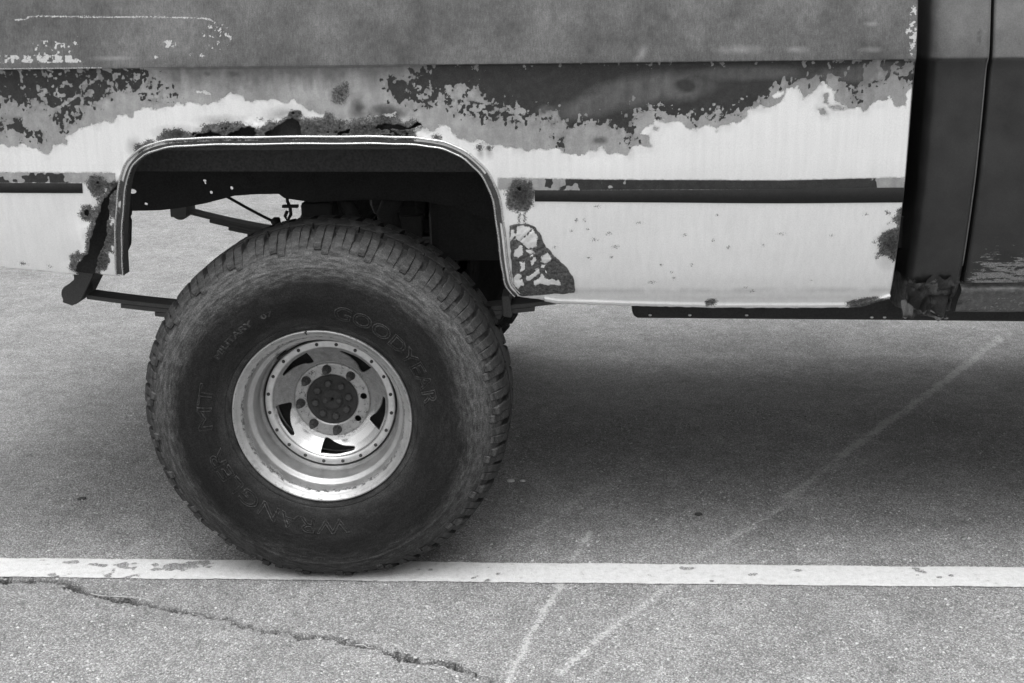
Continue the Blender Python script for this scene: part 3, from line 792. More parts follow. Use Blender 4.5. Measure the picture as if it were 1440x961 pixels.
def bed_attrs(x, z):
    n1 = fbm(x, z, 22, 1, 4, .6); n2 = fbm(x, z, 62, 2, 2, .6); n3 = fbm(x, z, 110, 3, 2, .5); drip = fbm(x, z*0.18, 60, 7, 3)
    W = poly_sd(x, z, white_poly, 0.5)+0.0050*n2+0.002*n3+0.004*n1
    for p in primer_isles: W = np.minimum(W, -poly_sd(x, z, p, .03)+0.002*n3)
    for p in white_isles: W = np.maximum(W, poly_sd(x, z, p, .03)+0.003*n3)
    # stripe band: white coat lifted from the top of the old moulding
    sl = body_poly([(-200, 240), (17, 243), (110, 243.5), (163, 243), (163, 257.5), (110, 257.5), (17, 257.5), (-200, 257)])
    sr = body_poly([(701, 251), (760, 251.5), (900, 253), (1100, 254), (1272, 250), (1272, 265), (1100, 267), (900, 267), (760, 267.5), (701, 267)])
    S = np.maximum(poly_sd(x, z, sl, .05), poly_sd(x, z, sr, .05))
    W = np.minimum(W, -S-0.0005+0.0012*np.abs(n3))
    fade = np.interp(x, [-0.62, -0.50, 0.0, 0.45, 0.57, 0.75, 0.95, 1.28, 1.325, 1.34], [0.004, -0.010, -0.02, -0.030, 0.002, 0.010, 0.030, 0.030, 0.0, -0.02])
    strip = np.minimum(S, fade+0.013*n2+0.004*n1)
    D = np.full(x.shape, -0.08)
    for i, p in enumerate(dark_polys):
        D = np.maximum(D, poly_sd(x, z, p, .08))
    D = D+0.007*n2+0.006*n3
    left = np.clip((-0.305-x)/0.1, 0, 1)                       # flaked, pitted look of the rear end
    cell = fbm(x, z, 105, 66, 2, .6)
    D = np.where(left > 0, np.minimum(D, 0.008*(1.15-left*0.35)-0.020*np.clip(cell-0.02, 0, 1)*np.interp(x, [-0.70, -0.66, -0.6], [0.3, 0.6, 1.0])+0.0*x), D)
    for p, th in ((speck_zone, 0.30), (speck2, 0.42), (speck3, 0.25)):
        s = poly_sd(x, z, p, .03)
        D = np.maximum(D, np.minimum(s+0.004, 0.012*(fbm(x, z, 140, 88, 2)-th)))
    # pale flakes inside the dark band
    s = np.clip(fbm(x, z, 110, 101, 3)-0.50, 0, 1)*np.clip((x-0.45)/0.2, 0, 1)*np.clip((np.interp(x, [.5, .8, 1.1, 1.2], [1.19, 1.20, 1.24, 1.25])-z)/0.03, 0, 1)
    D = D-0.06*s
    D0 = D.copy(); sp = fbm(x, z*0.75, 125, 211, 2); sp2 = fbm(x, z*0.8, 110, 215, 2)
    D = np.maximum(D, np.minimum(D0+0.016, 0.012*(sp-0.42-np.clip(-D0/0.016, 0, 1)*0.25)))
    D = np.minimum(D, np.where(D0 < 0.024, 0.012*(0.55-sp2+np.clip(D0/0.024, 0, 1)*0.35), D))
    oxide = np.zeros(x.shape)
    band = np.clip((z-1.225-0.03*drip)/0.055, 0, 1)*np.clip((x+0.36)/0.05, 0, 1)
    oxide = np.maximum(oxide, 0.75*band)
    for c in mid_soft:
        oxide = np.maximum(oxide, np.clip(1.2*ell_sd(x, z, *c)/min(c[2], c[3])+0.25*n2, 0, 1))
    # broad soft areas inside the dark band where the dark coat has worn thin
    thin = np.zeros(x.shape)
    for (c, a_, b_, r_, k__) in ((on_body(835, 148), .13, .036, .28, 1.0), (on_body(900, 128), .15, .045, .15, 1.0), (on_body(950, 122), .10, .042, 0.0, 1.0), (on_body(1050, 103), .18, .022, 0.0, .9), (on_body(1200, 104), .16, .024, .1, .75), (on_body(768, 155), .03, .014, 0, .8)):
        e = ell_sd(x, z, c[0], c[1], a_, b_, r_)/b_
        thin = np.maximum(thin, k__*np.clip(1.9*e+0.22*n1, 0, 1))
    c = on_body(965, 120)
    thin = thin*(1-np.clip(2.0*ell_sd(x, z, c[0], c[1], .030, .020)/.020+.2*n2, 0, 1))
    thin = thin*np.clip((z-np.interp(x, [.6, .75, .95, 1.05, 1.2], [1.15, 1.155, 1.195, 1.215, 1.215]))/0.02+0.4*n2, 0, 1)
    pale = np.clip(fbm(x, z*0.4, 38, 131, 3)-0.30, 0, 1)*np.clip((x-1.0)/0.1, 0, 1)*np.clip((z-1.2)/0.03, 0, 1)
    oxide = np.clip(oxide-1.3*pale, 0, 1); D = D-0.10*np.clip(pale-0.12, 0, 1)
    oxide = np.maximum(oxide, 0.62*np.clip(1+D0/0.016, 0, 1)*np.clip(0.55+0.8*n1+0.5*drip, 0, 1))
    Rr = np.full(x.shape, -0.05)
    for p in rust_polys:
        Rr = np.maximum(Rr, poly_sd(x, z, p, .05))
    dt = seg_dist(x, z, tear)
    Rr = np.maximum(Rr, np.where(x < -0.44, 0.0105-dt+0.006*n1, -1))
    Rr = np.maximum(Rr, np.where((x > -0.56) & (x < -0.42) & (z < 1.02), np.minimum(0.030-dt, (x-np.interp(z, tear[18:29, 1][np.argsort(tear[18:29, 1])], tear[18:29, 0][np.argsort(tear[18:29, 1])])+.02))+0.010*n2-0.004, -1))
    Rr = Rr+0.005*n2
    for c in rust_spots:
        Rr = np.maximum(Rr, ell_sd(x, z, *c)+(0.0024*n3+0.0035*n2)*min(1, c[2]/0.010))
    for px_ in (730, 738):                                    # drips below the big spot
        c = on_body(px_, 305); Rr = np.maximum(Rr, 0.0022-np.hypot((x-c[0]), np.maximum(np.abs(z-c[1])-0.022, 0))+0.001*n3)
    stain = np.zeros(x.shape)
    for c in stains:
        stain = np.maximum(stain, 0.60*np.clip(ell_sd(x, z, *c)/min(c[2], c[3])+0.12*n2, 0, 1))
    c = on_body(1254, 400)
    stain = np.maximum(stain, 0.45*np.clip(1-np.abs(x-c[0]-0.008)/0.022, 0, 1)*np.clip((0.87-z)/0.08, 0, 1)*np.clip(0.6+0.6*drip, 0, 1))
    stain = np.maximum(stain, 0.30*np.clip(1-W/0.022, 0, 1)*(W > 0)*np.clip(0.35+0.9*n1+0.5*drip, 0, 1)*(z > 1.06))
    run = np.clip(1-np.abs(z-0.736)/0.012, 0, 1)*np.clip((x-0.56)/0.05, 0, 1)
    stain = np.maximum(stain, 0.25*run*np.clip(0.7+n1, 0, 1))
    up = np.clip((z-(cr_z-0.0005))/0.0015, 0, 1)
    C = np.full(x.shape, -0.02)
    C = np.maximum(C, np.minimum(poly_sd(x, z, chip_band, .03), 0.007*(fbm(x, z, 130, 9, 3)-0.05)))
    for c, fr, th in chip_spots2:
        C = np.maximum(C, np.minimum(ell_sd(x, z, *c), 0.008*(fbm(x, z, 130+fr, 19, 3)-th)))
    C = np.maximum(C, np.where((z > cr_z) & (x < -0.46+0.10*n1), 0.0012-np.abs(z-cr_z-0.0014), -0.01))
    # pale scratch near the top of the rear end
    scr = smooth(body_poly([(22, 28), (38, 27), (48, 23), (120, 24), (200, 24), (270, 25.5), (292, 27), (303, 32)]), 4)
    C = np.maximum(C, 0.0011-seg_dist(x, z, scr)+0.0006*n3)
    pl = np.zeros(x.shape)
    for c in light_soft:
        pl = np.maximum(pl, np.clip(1.1*ell_sd(x, z, *c)/min(c[2], c[3]), 0, 1))
    upper = up*(1-0.5*pl)
    return {'white': np.where(up > 0.5, -0.02, W), 'dark': np.where(up > .5, -0.02, D), 'oxide': oxide*(1-up), 'rust': np.where(up > .5, -0.02, Rr), 'stain': stain*(1-up), 'upper': upper,
            'chip': np.where(up > 0.3, C, -0.02), 'strip': strip, 'thin': thin}
gx = np.concatenate([np.arange(-1.25, -0.80, 0.03), np.arange(-0.79, XF+0.0035, 0.0023)])
gz = np.concatenate([np.arange(0.685, 1.284, 0.0023), np.arange(1.284, 1.300, 0.0012), np.arange(1.302, 1.47, 0.0030), np.arange(1.475, 1.60, 0.012), [1.60]])
bed = field_sheet('bed_side', gx, gz, bed_keep, bed_surf, M['bed'], truck, bed_attrs, 0.0014)
tag(bed, 'rusted white bed side with peeling paint and torn edges')

# folded front edge of the bed side
zz = np.linspace(0.705, 1.60, 60)
V = []; F = []
for z in zz:
    y0 = float(side_y(z))
    V += [(XF, y0+0.0006, z), (XF+0.002, y0+0.003, z), (XF+0.002, y0+0.05, z)]
for i in range(len(zz)-1):
    for k in range(2):
        F.append((i*3+k, i*3+k+1, (i+1)*3+k+1, (i+1)*3+k))
mesh_np('front_fold', V, F, M['liner'], bed)
box_obj('bed_rail', -1.25, XF, 0.075, 0.16, 1.603, 1.635, M['far'], bed, 0.01)
# arch trim: two chrome beads with a channel between, swept round the opening
path = smooth(arch, 3)
tg = np.gradient(path, axis=0); tg /= np.linalg.norm(tg, axis=1)[:, None]
nn = np.stack([-tg[:, 1], tg[:, 0]], -1)                     # towards the outside of the opening
def sweep(name, prof, mat, parent):
    V = []; F = []; kp = len(prof)
    for i, p in enumerate(path):
        for (o_, h_) in prof:
            q_ = p+nn[i]*(o_+0.0006*math.sin(i*0.31))
            V.append((q_[0], float(side_y(q_[1]))-h_-0.0006, q_[1]))
    for i in range(len(path)-1):
        for k in range(kp-1):
            F.append((i*kp+k, i*kp+k+1, (i+1)*kp+k+1, (i+1)*kp+k))
    return mesh_np(name, V, np.array(F), mat, parent)
trim = sweep('arch_trim', [(-0.0115, -0.001), (-0.0110, 0.0015), (-0.004, 0.0008), (0.004, 0.0008), (0.0110, 0.0015), (0.0115, -0.001)], M['groove'], truck)
tag(trim, 'tarnished wheel arch trim with two chrome beads')
def bead(c, w_, h_):
    return [(c+w_*math.cos(t), 0.001+h_*math.sin(t)) for t in np.linspace(math.pi, 0, 9)]
sweep('chrome_bead', bead(-0.0082, 0.0032, 0.0065), M['chrome'], trim)
sweep('chrome_bead', bead(0.0082, 0.0034, 0.0070), M['chrome'], trim)
# return flange inside the opening
V = []; F = []
inner = path-nn*0.0102
for i, p in enumerate(inner):
    y0 = float(side_y(p[1]))
    V += [(p[0], y0+0.001, p[1]), (p[0], y0+0.035, p[1])]
for i in range(len(inner)-1):
    F.append((2*i, 2*i+1, 2*i+3, 2*i+2))
mesh_np('arch_flange', V, np.array(F), M['rust'], bed)

# side mouldings: what is left of the black strip, split by the wheel opening
def moulding(top, bot, name='side_moulding'):
    a = smooth(body_poly(top), 8); b_ = smooth(body_poly(bot), 8)
    V = []; F = []
    for i in range(len(a)):
        for k, (fr, h_) in enumerate(((0, 0), (0.02, .0009), (0.5, .001), (0.98, .0009), (1, 0))):
            p = a[i]*(1-fr)+b_[i]*fr
            V.append((p[0], float(bed_surf(np.array(p[0]), np.array(p[1])))-h_-0.0004, p[1]))
    for i in range(len(a)-1):
        for k in range(4):
            F.append((i*5+k, i*5+k+1, (i+1)*5+k+1, (i+1)*5+k))
    return mesh_np(name, V, np.array(F), M['moulding'], bed, False)
moulding([(-150, 257.5), (17, 257.5), (60, 257.5), (116, 257.8)], [(-150, 270), (17, 271.5), (60, 271.8), (117, 271.8)])
moulding([(752, 267.5), (800, 267.3), (900, 267), (1000, 267), (1100, 266), (1200, 264.5), (1271, 264)], [(752, 283.5), (800, 283.6), (900, 284.5), (1000, 285.5), (1100, 286), (1200, 285.6), (1270, 285)])

# riveted patch at the lower front corner of the arch
patch_poly = body_poly([(716, 317), (726, 314.5), (744, 315), (752, 318), (759, 328), (766, 343), (775, 355), (786, 366), (799, 378), (806, 387), (808.5, 398), (809, 412), (790, 413.5), (760, 414.5), (732, 416), (727, 411), (722, 398), (719, 370), (716, 340)])
flake_polys = [body_poly(p) for p in ([(726, 320), (736, 317), (748, 321), (756, 333), (754, 346), (744, 349), (735, 342), (724, 336), (727, 328)], [(724, 350), (733, 344), (737, 355), (730, 363), (724, 360)], [(718, 322), (724, 322), (724, 333), (718, 338)],
               [(762, 360), (770, 355), (776, 362), (770, 372), (760, 368)], [(731, 368), (738, 367), (739, 378), (733, 382)], [(724, 386), (732, 384), (736, 392), (736, 400), (728, 406), (722, 398)], [(738, 390), (750, 383), (757, 376), (758, 384), (748, 392), (740, 396)],
               [(750, 395), (758, 392), (762, 386), (770, 391), (786, 394), (788, 400), (768, 400), (760, 398), (752, 402)], [(740, 352), (748, 350), (752, 356), (746, 360)], [(746, 366), (752, 362), (754, 368), (748, 372)], [(776, 346), (784, 352), (780, 356)])]
groove = [body_poly(p) for p in ([(728, 342), (757, 314)], [(728, 368), (770, 345)], [(732, 392), (788, 360)], [(755, 362), (765, 376), (772, 392)], [(775, 385), (806, 382)])]
def patch_attr(x, z):
    v = np.full(x.shape, -0.02)
    for p in flake_polys: v = np.maximum(v, poly_sd(x, z, p, .02))
    for g_ in groove: v = np.minimum(v, seg_dist(x, z, g_)-0.0016)
    return {'flake': v+0.003*fbm(x, z, 140, 3, 3)}
def patch_surf(x, z):
    y = side_y(z)-0.0060+0.0016*fbm(x, z, 45, 6, 3)
    for g_ in groove:
        y = y+0.0020*np.exp(-(seg_dist(x, z, g_)/0.003)**2)
    return y
field_sheet('patch_panel', np.arange(patch_poly[:, 0].min()-.01, patch_poly[:, 0].max()+.01, .0022), np.arange(patch_poly[:, 1].min()-.01, patch_poly[:, 1].max()+.01, .0022),
            lambda x, z: poly_sd(x, z, patch_poly, .1)+0.0022*fbm(x, z, 70, 1, 3)-.001, patch_surf, M['patch'], bed, patch_attr, 0.0045)

# ---------------------------------------------------------------- inner structure of the bed
inr = field_sheet('inner_wheelhouse', np.arange(-0.42, 0.46, .01), np.arange(1.05, 1.26, .01), lambda x, z: np.minimum(z-1.052-0.0*x, 1.25-z), lambda x, z: 0.075+0.010*fbm(x, z, 12, 4, 3)+0.0*x, M['rust'], truck, None, 0.002)
inr.location = (0, -0.004, 0.04)
post_poly = [at(x, y, .16)[[0, 2]] for x, y in ((-60, 240), (178, 240), (183, 290), (183, 303), (181, 306), (183, 312), (182, 345), (176, 358), (168, 364), (150, 372), (145, 386), (120, 384), (60, 372), (-60, 362))]
prism('inner_corner_post', post_poly, 0.158, 0.175, M['chassis'], truck)
box_obj('bed_floor', -1.22, 1.37, 0.18, 1.90, 1.20, 1.24, M['liner'], truck)
a = at(190, 240, .30)
prism('wheelhouse_skirt', [(-0.55, 1.22), (0.62, 1.22), (0.62, at(690, 243, .30)[2]), (-0.55, at(190, 241, .30)[2])], 0.30, 0.315, M['liner'], truck)
for xc in (-0.9, 0.75, 1.15):
    box_obj('bed_crossmember', xc-0.04, xc+0.04, 0.24, 1.86, 1.12, 1.20, M['chassis'], truck)
box_obj('bed_front_panel', 1.372, 1.384, 0.10, 1.96, 0.86, 1.60, M['liner'], truck)
# far bed side with its own wheel opening
far_open = np.array([(0.53*math.cos(t)*(1 if abs(math.cos(t)) < .7 else .96), 0.66+0.47*math.sin(t)) for t in np.linspace(0, math.pi, 24)]+[(-0.51, 0.5), (0.51, 0.5)])
field_sheet('far_bed_side', np.arange(-1.25, XF, .02), np.arange(.72, 1.61, .02), lambda x, z: np.minimum(-poly_sd(x, z, far_open, .3), z-.735), lambda x, z: 2.08-side_y(z), M['far'], truck, None, 0.002)

# ---------------------------------------------------------------- chassis
def P2(pts, Y):
    return np.array([at(x, y, Y)[[0, 2]] for x, y in pts])
YR = 0.55
rail_bot = P2([(-400, 300), (100, 298), (183, 297), (225, 296), (252, 293), (290, 286), (330, 275.5), (360, 273.5), (392, 273), (400, 279), (440, 285), (520, 281), (600, 284), (645, 295), (700, 316), (760, 350), (840, 392), (900, 400), (1700, 400)], YR)
rail_top = P2([(-400, 232), (183, 232), (690, 235), (760, 262), (840, 310), (1000, 330), (1700, 330)], YR)
hpx = [((185.5, 269.5), 6.2, 3.6), ((205, 287), 2.8, 1.9), ((287.5, 254.5), 2.8, 1.8), ((288.5, 258), 1.6, 1.6), ((296.8, 271), 2.4, 2.4), ((325.5, 264.8), 2.4, 2.4)]
hh = [(at(*p, YR)[[0, 2]], a_, b_) for p, a_, b_ in hpx]
k_ = (at(300, 260, YR)-at(200, 260, YR))[0]/100
def rail_keep(x, z):
    v = np.minimum(z-np.interp(x, rail_bot[:, 0], rail_bot[:, 1]), np.interp(x, rail_top[:, 0], rail_top[:, 1])-z)
    for c, a_, b_ in hh:
        v = np.minimum(v, -ell_sd(x, z, c[0], c[1], a_*k_, b_*k_))
    return v
gxr = np.concatenate([np.arange(-1.25, -.62, .02), np.arange(-.62, -.1, .003), np.arange(-.1, 3.6, .02)])
rail = field_sheet('frame_rail', gxr, np.arange(.66, 1.14, .003), rail_keep, lambda x, z: YR+0*x, M['chassis'], truck, None, 0.006)
# lower and upper flange of the rail
for nm, src in (('rail_flange', rail_bot), ('rail_flange', rail_top)):
    V = []; F = []
    for x, z in src:
        V += [(x, YR+0.001, z), (x, YR+0.06, z), (x, YR+0.06, z+0.006), (x, YR+0.001, z+0.006)]
    n = len(src)
    for i in range(n-1):
        for k in range(4):
            F.append((i*4+k, i*4+(k+1) % 4, (i+1)*4+(k+1) % 4, (i+1)*4+k))
    mesh_np(nm, V, F, M['chassis'], rail, False)
fr = field_sheet('frame_rail', np.arange(-1.25, 3.6, .02), np.arange(.66, 1.14, .02), lambda x, z: np.minimum(z-np.interp(x, rail_bot[:, 0], rail_bot[:, 1]), np.interp(x, rail_top[:, 0], rail_top[:, 1])-z), lambda x, z: 1.50+0*x, M['chassis'], truck, None, 0.006)
for xc in (-1.1, 0.62, 1.5, 2.6):
    zc = float(np.interp(xc, rail_bot[:, 0], rail_bot[:, 1]))
    box_obj('frame_crossmember', xc-0.04, xc+0.04, YR+0.01, 1.49, zc+0.02, zc+0.10, M['chassis'], truck)

def bolt_bm(r, h, y0, seg=6):          # hexagon head facing -y
    bm = bmesh.new()
    a_ = [bm.verts.new((r*math.cos(i*2*math.pi/seg), y0, r*math.sin(i*2*math.pi/seg))) for i in range(seg)]
    b_ = [bm.verts.new((r*math.cos(i*2*math.pi/seg), y0-h*.75, r*math.sin(i*2*math.pi/seg))) for i in range(seg)]
    c_ = [bm.verts.new((.72*r*math.cos(i*2*math.pi/seg), y0-h, .72*r*math.sin(i*2*math.pi/seg))) for i in range(seg)]
    for i in range(seg):
        j = (i+1) % seg
        bm.faces.new((a_[i], a_[j], b_[j], b_[i])); bm.faces.new((b_[i], b_[j], c_[j], c_[i]))
    bm.faces.new(c_); bm.faces.new(a_)
    return bm

def leaf_spring(Yc, eye_px, left_px, right_px, eye_r=None, shackle=True):
    """leaf pack: (px, py) of the top edge at the rear end and at the front end"""
    root = empty('leaf_spring', (0, 0, 0), truck)
    e = at(*eye_px, Yc-0.03); a_ = at(*left_px, Yc-0.03); b_ = at(*right_px, Yc-0.03)
    mid = np.array([0.0, Yc, (a_[2]+b_[2])/2-0.055])
    n = 5
    for k in range(n):
        s = 1-0.14*k
        pts = []
        for t in np.linspace(0, 1, 17):
            x = a_[0]*(1-t)+b_[0]*t
            ctr = a_[0]*.5+b_[0]*.5
            x = ctr+(x-ctr)*s
            tt = (x-a_[0])/(b_[0]-a_[0])
            z = a_[2]*(1-tt)+b_[2]*tt-0.045*(1-(2*tt-1)**2)
            pts.append((x, z-0.0125*k))
        V = []; F = []
        for (x, z) in pts:
            V += [(x, Yc-0.032, z-.011), (x, Yc+0.032, z-.011), (x, Yc+0.032, z), (x, Yc-0.032, z)]
        for i in range(16):
            for q_ in range(4):
                F.append((i*4+q_, i*4+(q_+1) % 4, (i+1)*4+(q_+1) % 4, (i+1)*4+q_))
        F += [(0, 1, 2, 3), (64, 67, 66, 65)]
        mesh_np('leaf', V, F, M['spring'], root, False)
    er = eye_r or 0.026
    bm = bmesh.new()
    bmesh.ops.create_cone(bm, cap_ends=True, segments=24, radius1=er, radius2=er, depth=0.09, matrix=Matrix.Translation((e[0], Yc, e[2])) @ Matrix.Rotation(R(90), 4, 'X'))
    bm_obj('spring_eye', bm, M['spring'], root, True, 0.003)
    return root, e, a_, b_
sp, e, a_, b_ = leaf_spring(0.36, (103, 413), (122, 415), (800, 420), 0.028)
# shackle plate from the eye up to the frame
e0 = e; q1 = at(112, 380, 0.33)
for dy in (-0.05, 0.045):
    pl = np.array([(e0[0]-0.022, e0[2]-0.018), (e0[0]+0.004, e0[2]-0.028), (e0[0]+0.030, e0[2]-0.012), (q1[0]+0.045, q1[2]-0.01), (q1[0]+0.05, q1[2]+0.12), (q1[0]-0.01, q1[2]+0.12), (q1[0]-0.008, q1[2]-0.02), (e0[0]-0.012, e0[2]+0.022)])
    prism('shackle', pl, 0.36+dy-0.006, 0.36+dy+0.006, M['spring'], sp, 0.002)
# rebound clamp on the front half of the spring and the hanger bracket
c0 = at(712, 432, 0.32)
prism('rebound_clamp', [(c0[0]-0.010, c0[2]-0.026), (c0[0]+0.012, c0[2]-0.030), (c0[0]+0.016, c0[2]-0.022), (c0[0]+0.008, c0[2]+0.03), (c0[0]-0.012, c0[2]+0.03)], 0.318, 0.402, M['spring'], sp, 0.003)
h0 = at(775, 424, 0.34)
prism('spring_hanger', [(h0[0]+0.02, h0[2]+.004), (h0[0]+0.06, h0[2]+0.010), (h0[0]+0.12, h0[2]+0.05), (h0[0]+0.12, h0[2]+.25), (h0[0]-0.02, h0[2]+.25)], 0.32, 0.40, M['chassis'], sp, 0.003)
fs, e2, _, _ = leaf_spring(1.66, (254, 296), (268, 298), (640, 330), 0.034)
prism('shackle', [(e2[0]-0.03, e2[2]-0.02), (e2[0]+0.03, e2[2]-0.02), (e2[0]+0.05, e2[2]+0.22), (e2[0]-0.03, e2[2]+0.22)], 1.60, 1.615, M['spring'], fs, 0.002)
ZC = 0.44
ax = tube('axle_tube', [(0, 0.30, ZC), (0, 0.62, ZC), (0, 0.80, ZC), (0, 0.88, ZC), (0, 1.02, ZC), (0, 1.16, ZC), (0, 1.25, ZC), (0, 1.45, ZC), (0, 1.78, ZC)], [.045, .045, .05, .12, .16, .12, .05, .045, .045], M['chassis'], truck, 20)
for Yc in (0.36, 1.66):
    bm = bmesh.new(); add_box(bm, -0.06, 0.06, Yc-0.035, Yc+0.035, ZC+0.03, 0.66)
    bm_obj('lift_block', bm, M['chassis'], ax, False, 0.004)
tube('shock_absorber', [at(560, 262, .62), at(545, 300, .64), (0.12, .66, .62), (0.10, .68, .48)], [.03, .032, .036, .036], M['chassis'], truck, 14)
tube('shock_absorber', [at(478, 268, .60), at(500, 310, .62), (-0.06, .66, .60)], [.022, .024, .03], M['chassis'], truck, 14)
# brake hose hanging from the rail, its fitting, and the bump-stop bracket
hp = smooth([at(310, 272, .80), at(325, 280, .80), at(350, 294, .80), at(375, 307, .80), at(389, 313, .80), at(404, 316, .80), at(430, 320, .80)], 4)
hose = tube('brake_hose', [tuple(p) for p in hp], 0.0045, M['seal'], truck, 8)
f0 = at(388, 311, .80)
tube('hose_fitting', [tuple(f0+np.array([-.012, 0, -.006])), tuple(f0), tuple(f0+np.array([.012, 0, .002]))], [.010, .013, .010], M['chassis'], hose, 10)
b0 = at(404, 276, .57)
bk = tube('hose_bracket', [tuple(at(404, 268, .57)), tuple(at(404, 283, .57)), tuple(at(408, 292, .57)), tuple(at(409, 302, .57)), tuple(at(404, 311, .57)), tuple(at(401, 304, .57)), tuple(at(404, 297, .57))], .005, M['chassis'], truck, 8)
box_obj('bracket_tab', b0[0]-.015, b0[0]+.03, .56, .575, at(404, 292, .57)[2], at(404, 288, .57)[2], M['chassis'], bk, 0.001)
box_obj('bump_stop', at(425, 285, .6)[0], at(470, 285, .6)[0], .57, .66, at(440, 312, .6)[2], at(440, 283, .6)[2], M['seal'], truck, 0.01)

box_obj('arch_light_block', 0.20, 0.62, 0.66, 1.42, 0.68, 1.10, M['chassis'], truck, .03)  # added dark box, keeps light from behind out of the arch
box_obj('small_light_block', 0.02, 0.20, 0.70, 1.40, 0.80, 1.02, M['chassis'], truck, .04)  # second added box, also blocks light coming through behind the wheel
# saddle tank under the front of the bed and the cab
TY = 0.30
tl = P2([(889, 400), (889, 438), (891, 445), (897, 448), (1000, 449), (1200, 450.5), (1440, 453), (1900, 458), (1900, 400)], TY)
tk = prism('saddle_tank', tl, TY, 0.54, M['chassis'], truck, 0.006)
for px_ in (914, 970, 1050, 1226, 1244, 1273):
    c = at(px_, 446.5 if px_ > 1200 else 443.5, TY-.001)
    bm = bmesh.new(); bmesh.ops.create_uvsphere(bm, u_segments=10, v_segments=6, radius=0.0028, matrix=Matrix.Translation(c) @ Matrix.Scale(1.7, 4, (1, 0, 0)))
    bm_obj('bright_rivet', bm, M['weld'], tk, True)

# ---------------------------------------------------------------- cab
XC, XS = 1.432, 1.5545
def cab_grid(name, us, zs, fx, mat, parent, worn=None, thick=0.0):
    U, Zz = np.meshgrid(us, zs, indexing='ij')
    X_, Y_, Z_ = fx(U.ravel(), Zz.ravel())
    I_ = np.arange(U.size).reshape(U.shape)
    F_ = np.stack([I_[:-1, :-1], I_[1:, :-1], I_[1:, 1:], I_[:-1, 1:]], -1).reshape(-1, 4)
    wv = worn(X_, Z_) if worn else np.zeros(X_.shape)
    return mesh_np(name, np.stack([X_, Y_, Z_], -1), F_, mat, parent, True, {'worn': wv})
RC = 0.045
def corner_xy(u, z):
    y0 = side_y(z)+0.002*fbm(u*0.2, z, 5, 71, 2)
    y0 = y0+np.clip((0.80-z)/0.10, 0, 1)**2*(0.012+0.014*fbm(u, z, 30, 5, 3))
    q = RC*math.pi/2
    a = np.clip(u/q, 0, 1)*math.pi/2
    xq = XC+RC-RC*np.cos(a)+np.clip(u-q, 0, 9)
    yq = y0+RC-RC*np.sin(a)+np.clip(-u, 0, 9)
    # rolled edge towards the door gap
    e = np.clip((xq-(XS-0.010))/0.010, 0, 1)
    return xq, yq+0.006*e*e, z
ul = XS-XC-RC+RC*math.pi/2
wornf = lambda x, z: np.clip((0.775-z)/0.05, 0, 1)+0.9*np.clip(1-np.hypot((x-1.53)/0.012, (z-1.335)/0.035), 0, 1)
cabc = cab_grid('cab_corner', np.concatenate([[-1.9, -.4, -.1], np.linspace(-.03, ul, 60)]), np.concatenate([np.arange(0.668, 1.28, .008), np.arange(1.28, 1.30, .002), np.arange(1.305, 1.61, .02)]), corner_xy, M['cab'], truck, wornf)
tag(cabc, 'dark cab rear corner with crumpled rust at its foot')
def door_xy(u, z):
    e = np.clip((0.008-u)/0.008, 0, 1)
    return XS+0.0075+u, side_y(z)-0.001+0.008*e*e+0.004*fbm(u, z, 4, 9, 2), z
doorz = np.concatenate([np.arange(0.757, 1.28, .008), np.arange(1.28, 1.30, .002), np.arange(1.305, 1.61, .02)])
door = cab_grid('door', np.concatenate([np.linspace(0, .012, 8), np.arange(.02, .55, .02), np.arange(.56, 1.04, .04)]), doorz, door_xy, M['cab'], truck, lambda x, z: 0*x)
# door edge lip catching the light
V = []; F = []
for z in np.linspace(0.76, 1.6, 50):
    y0 = float(side_y(z)); V += [(XS+.0075, y0+.006, z), (XS+.0075, y0+.06, z)]
for i in range(49):
    F.append((2*i, 2*i+1, 2*i+3, 2*i+2))
mesh_np('door_edge', V, F, M['seal'], door)
tube('seam_highlight', [(XS-0.0015, float(side_y(z_))+0.0035, z_) for z_ in np.linspace(0.80, 1.6, 60)], 0.0018, M['seamlight'], cabc, 6)  # pale tube standing in for the highlight on the rolled edge
box_obj('door_jamb', XS-.02, XS+.06, .135, .16, .765, 1.6, M['seal'], truck, 0)
# sill below the door
def sill(x, z):
    zt = np.array([.668, .675, .690, .698, .712, .728, .738, .744, .752]); yt = np.array([.150, .128, .124, .120, .112, .098, .094, .100, .125])
    return x, np.interp(z, zt, yt)+0.002*fbm(x, z, 20, 3, 3), z
cab_grid('rocker_panel', np.arange(XS+0.004, 2.60, .01), np.array([.668, .675, .690, .698, .712, .728, .738, .744, .752]), sill, M['cab'], truck, lambda x, z: 0.55+0.25*np.clip((z-.72)/.02, 0, 1))
# crumpled rust flap at the foot of the cab corner
def flap(u, z):
    t = (z-0.655)/0.12
    x = 1.432+u*(0.118+0.015*fbm(u, z, 5, 6, 2))
    zz_ = 0.672+t*0.075+0.030*np.sin(u*3.1)*t+0.010*fbm(u*3, t, 2.2, 5, 3)
    y = 0.098-0.012*np.sin(u*3.14)+0.05*(1-t)+0.018*fbm(u*4, t*2, 2.0, 15, 3)
    return x, y, zz_
cab_grid('rusted_flap', np.linspace(0, 1, 40), np.linspace(.655, .775, 16), flap, M['darkrust'], cabc)
def bracket(u, z):
    t = (z-0.65)/0.05
    return 1.415+u*0.11, 0.085+0.02*fbm(u*3, t, 2, 25, 2), 0.674+0.03*t*np.clip(1-u, .15, 1)+0.008*fbm(u*5, t, 2, 35, 2)
cab_grid('torn_seam', np.linspace(0, 1, 30), np.linspace(.65, .70, 8), bracket, M['rust'], cabc)
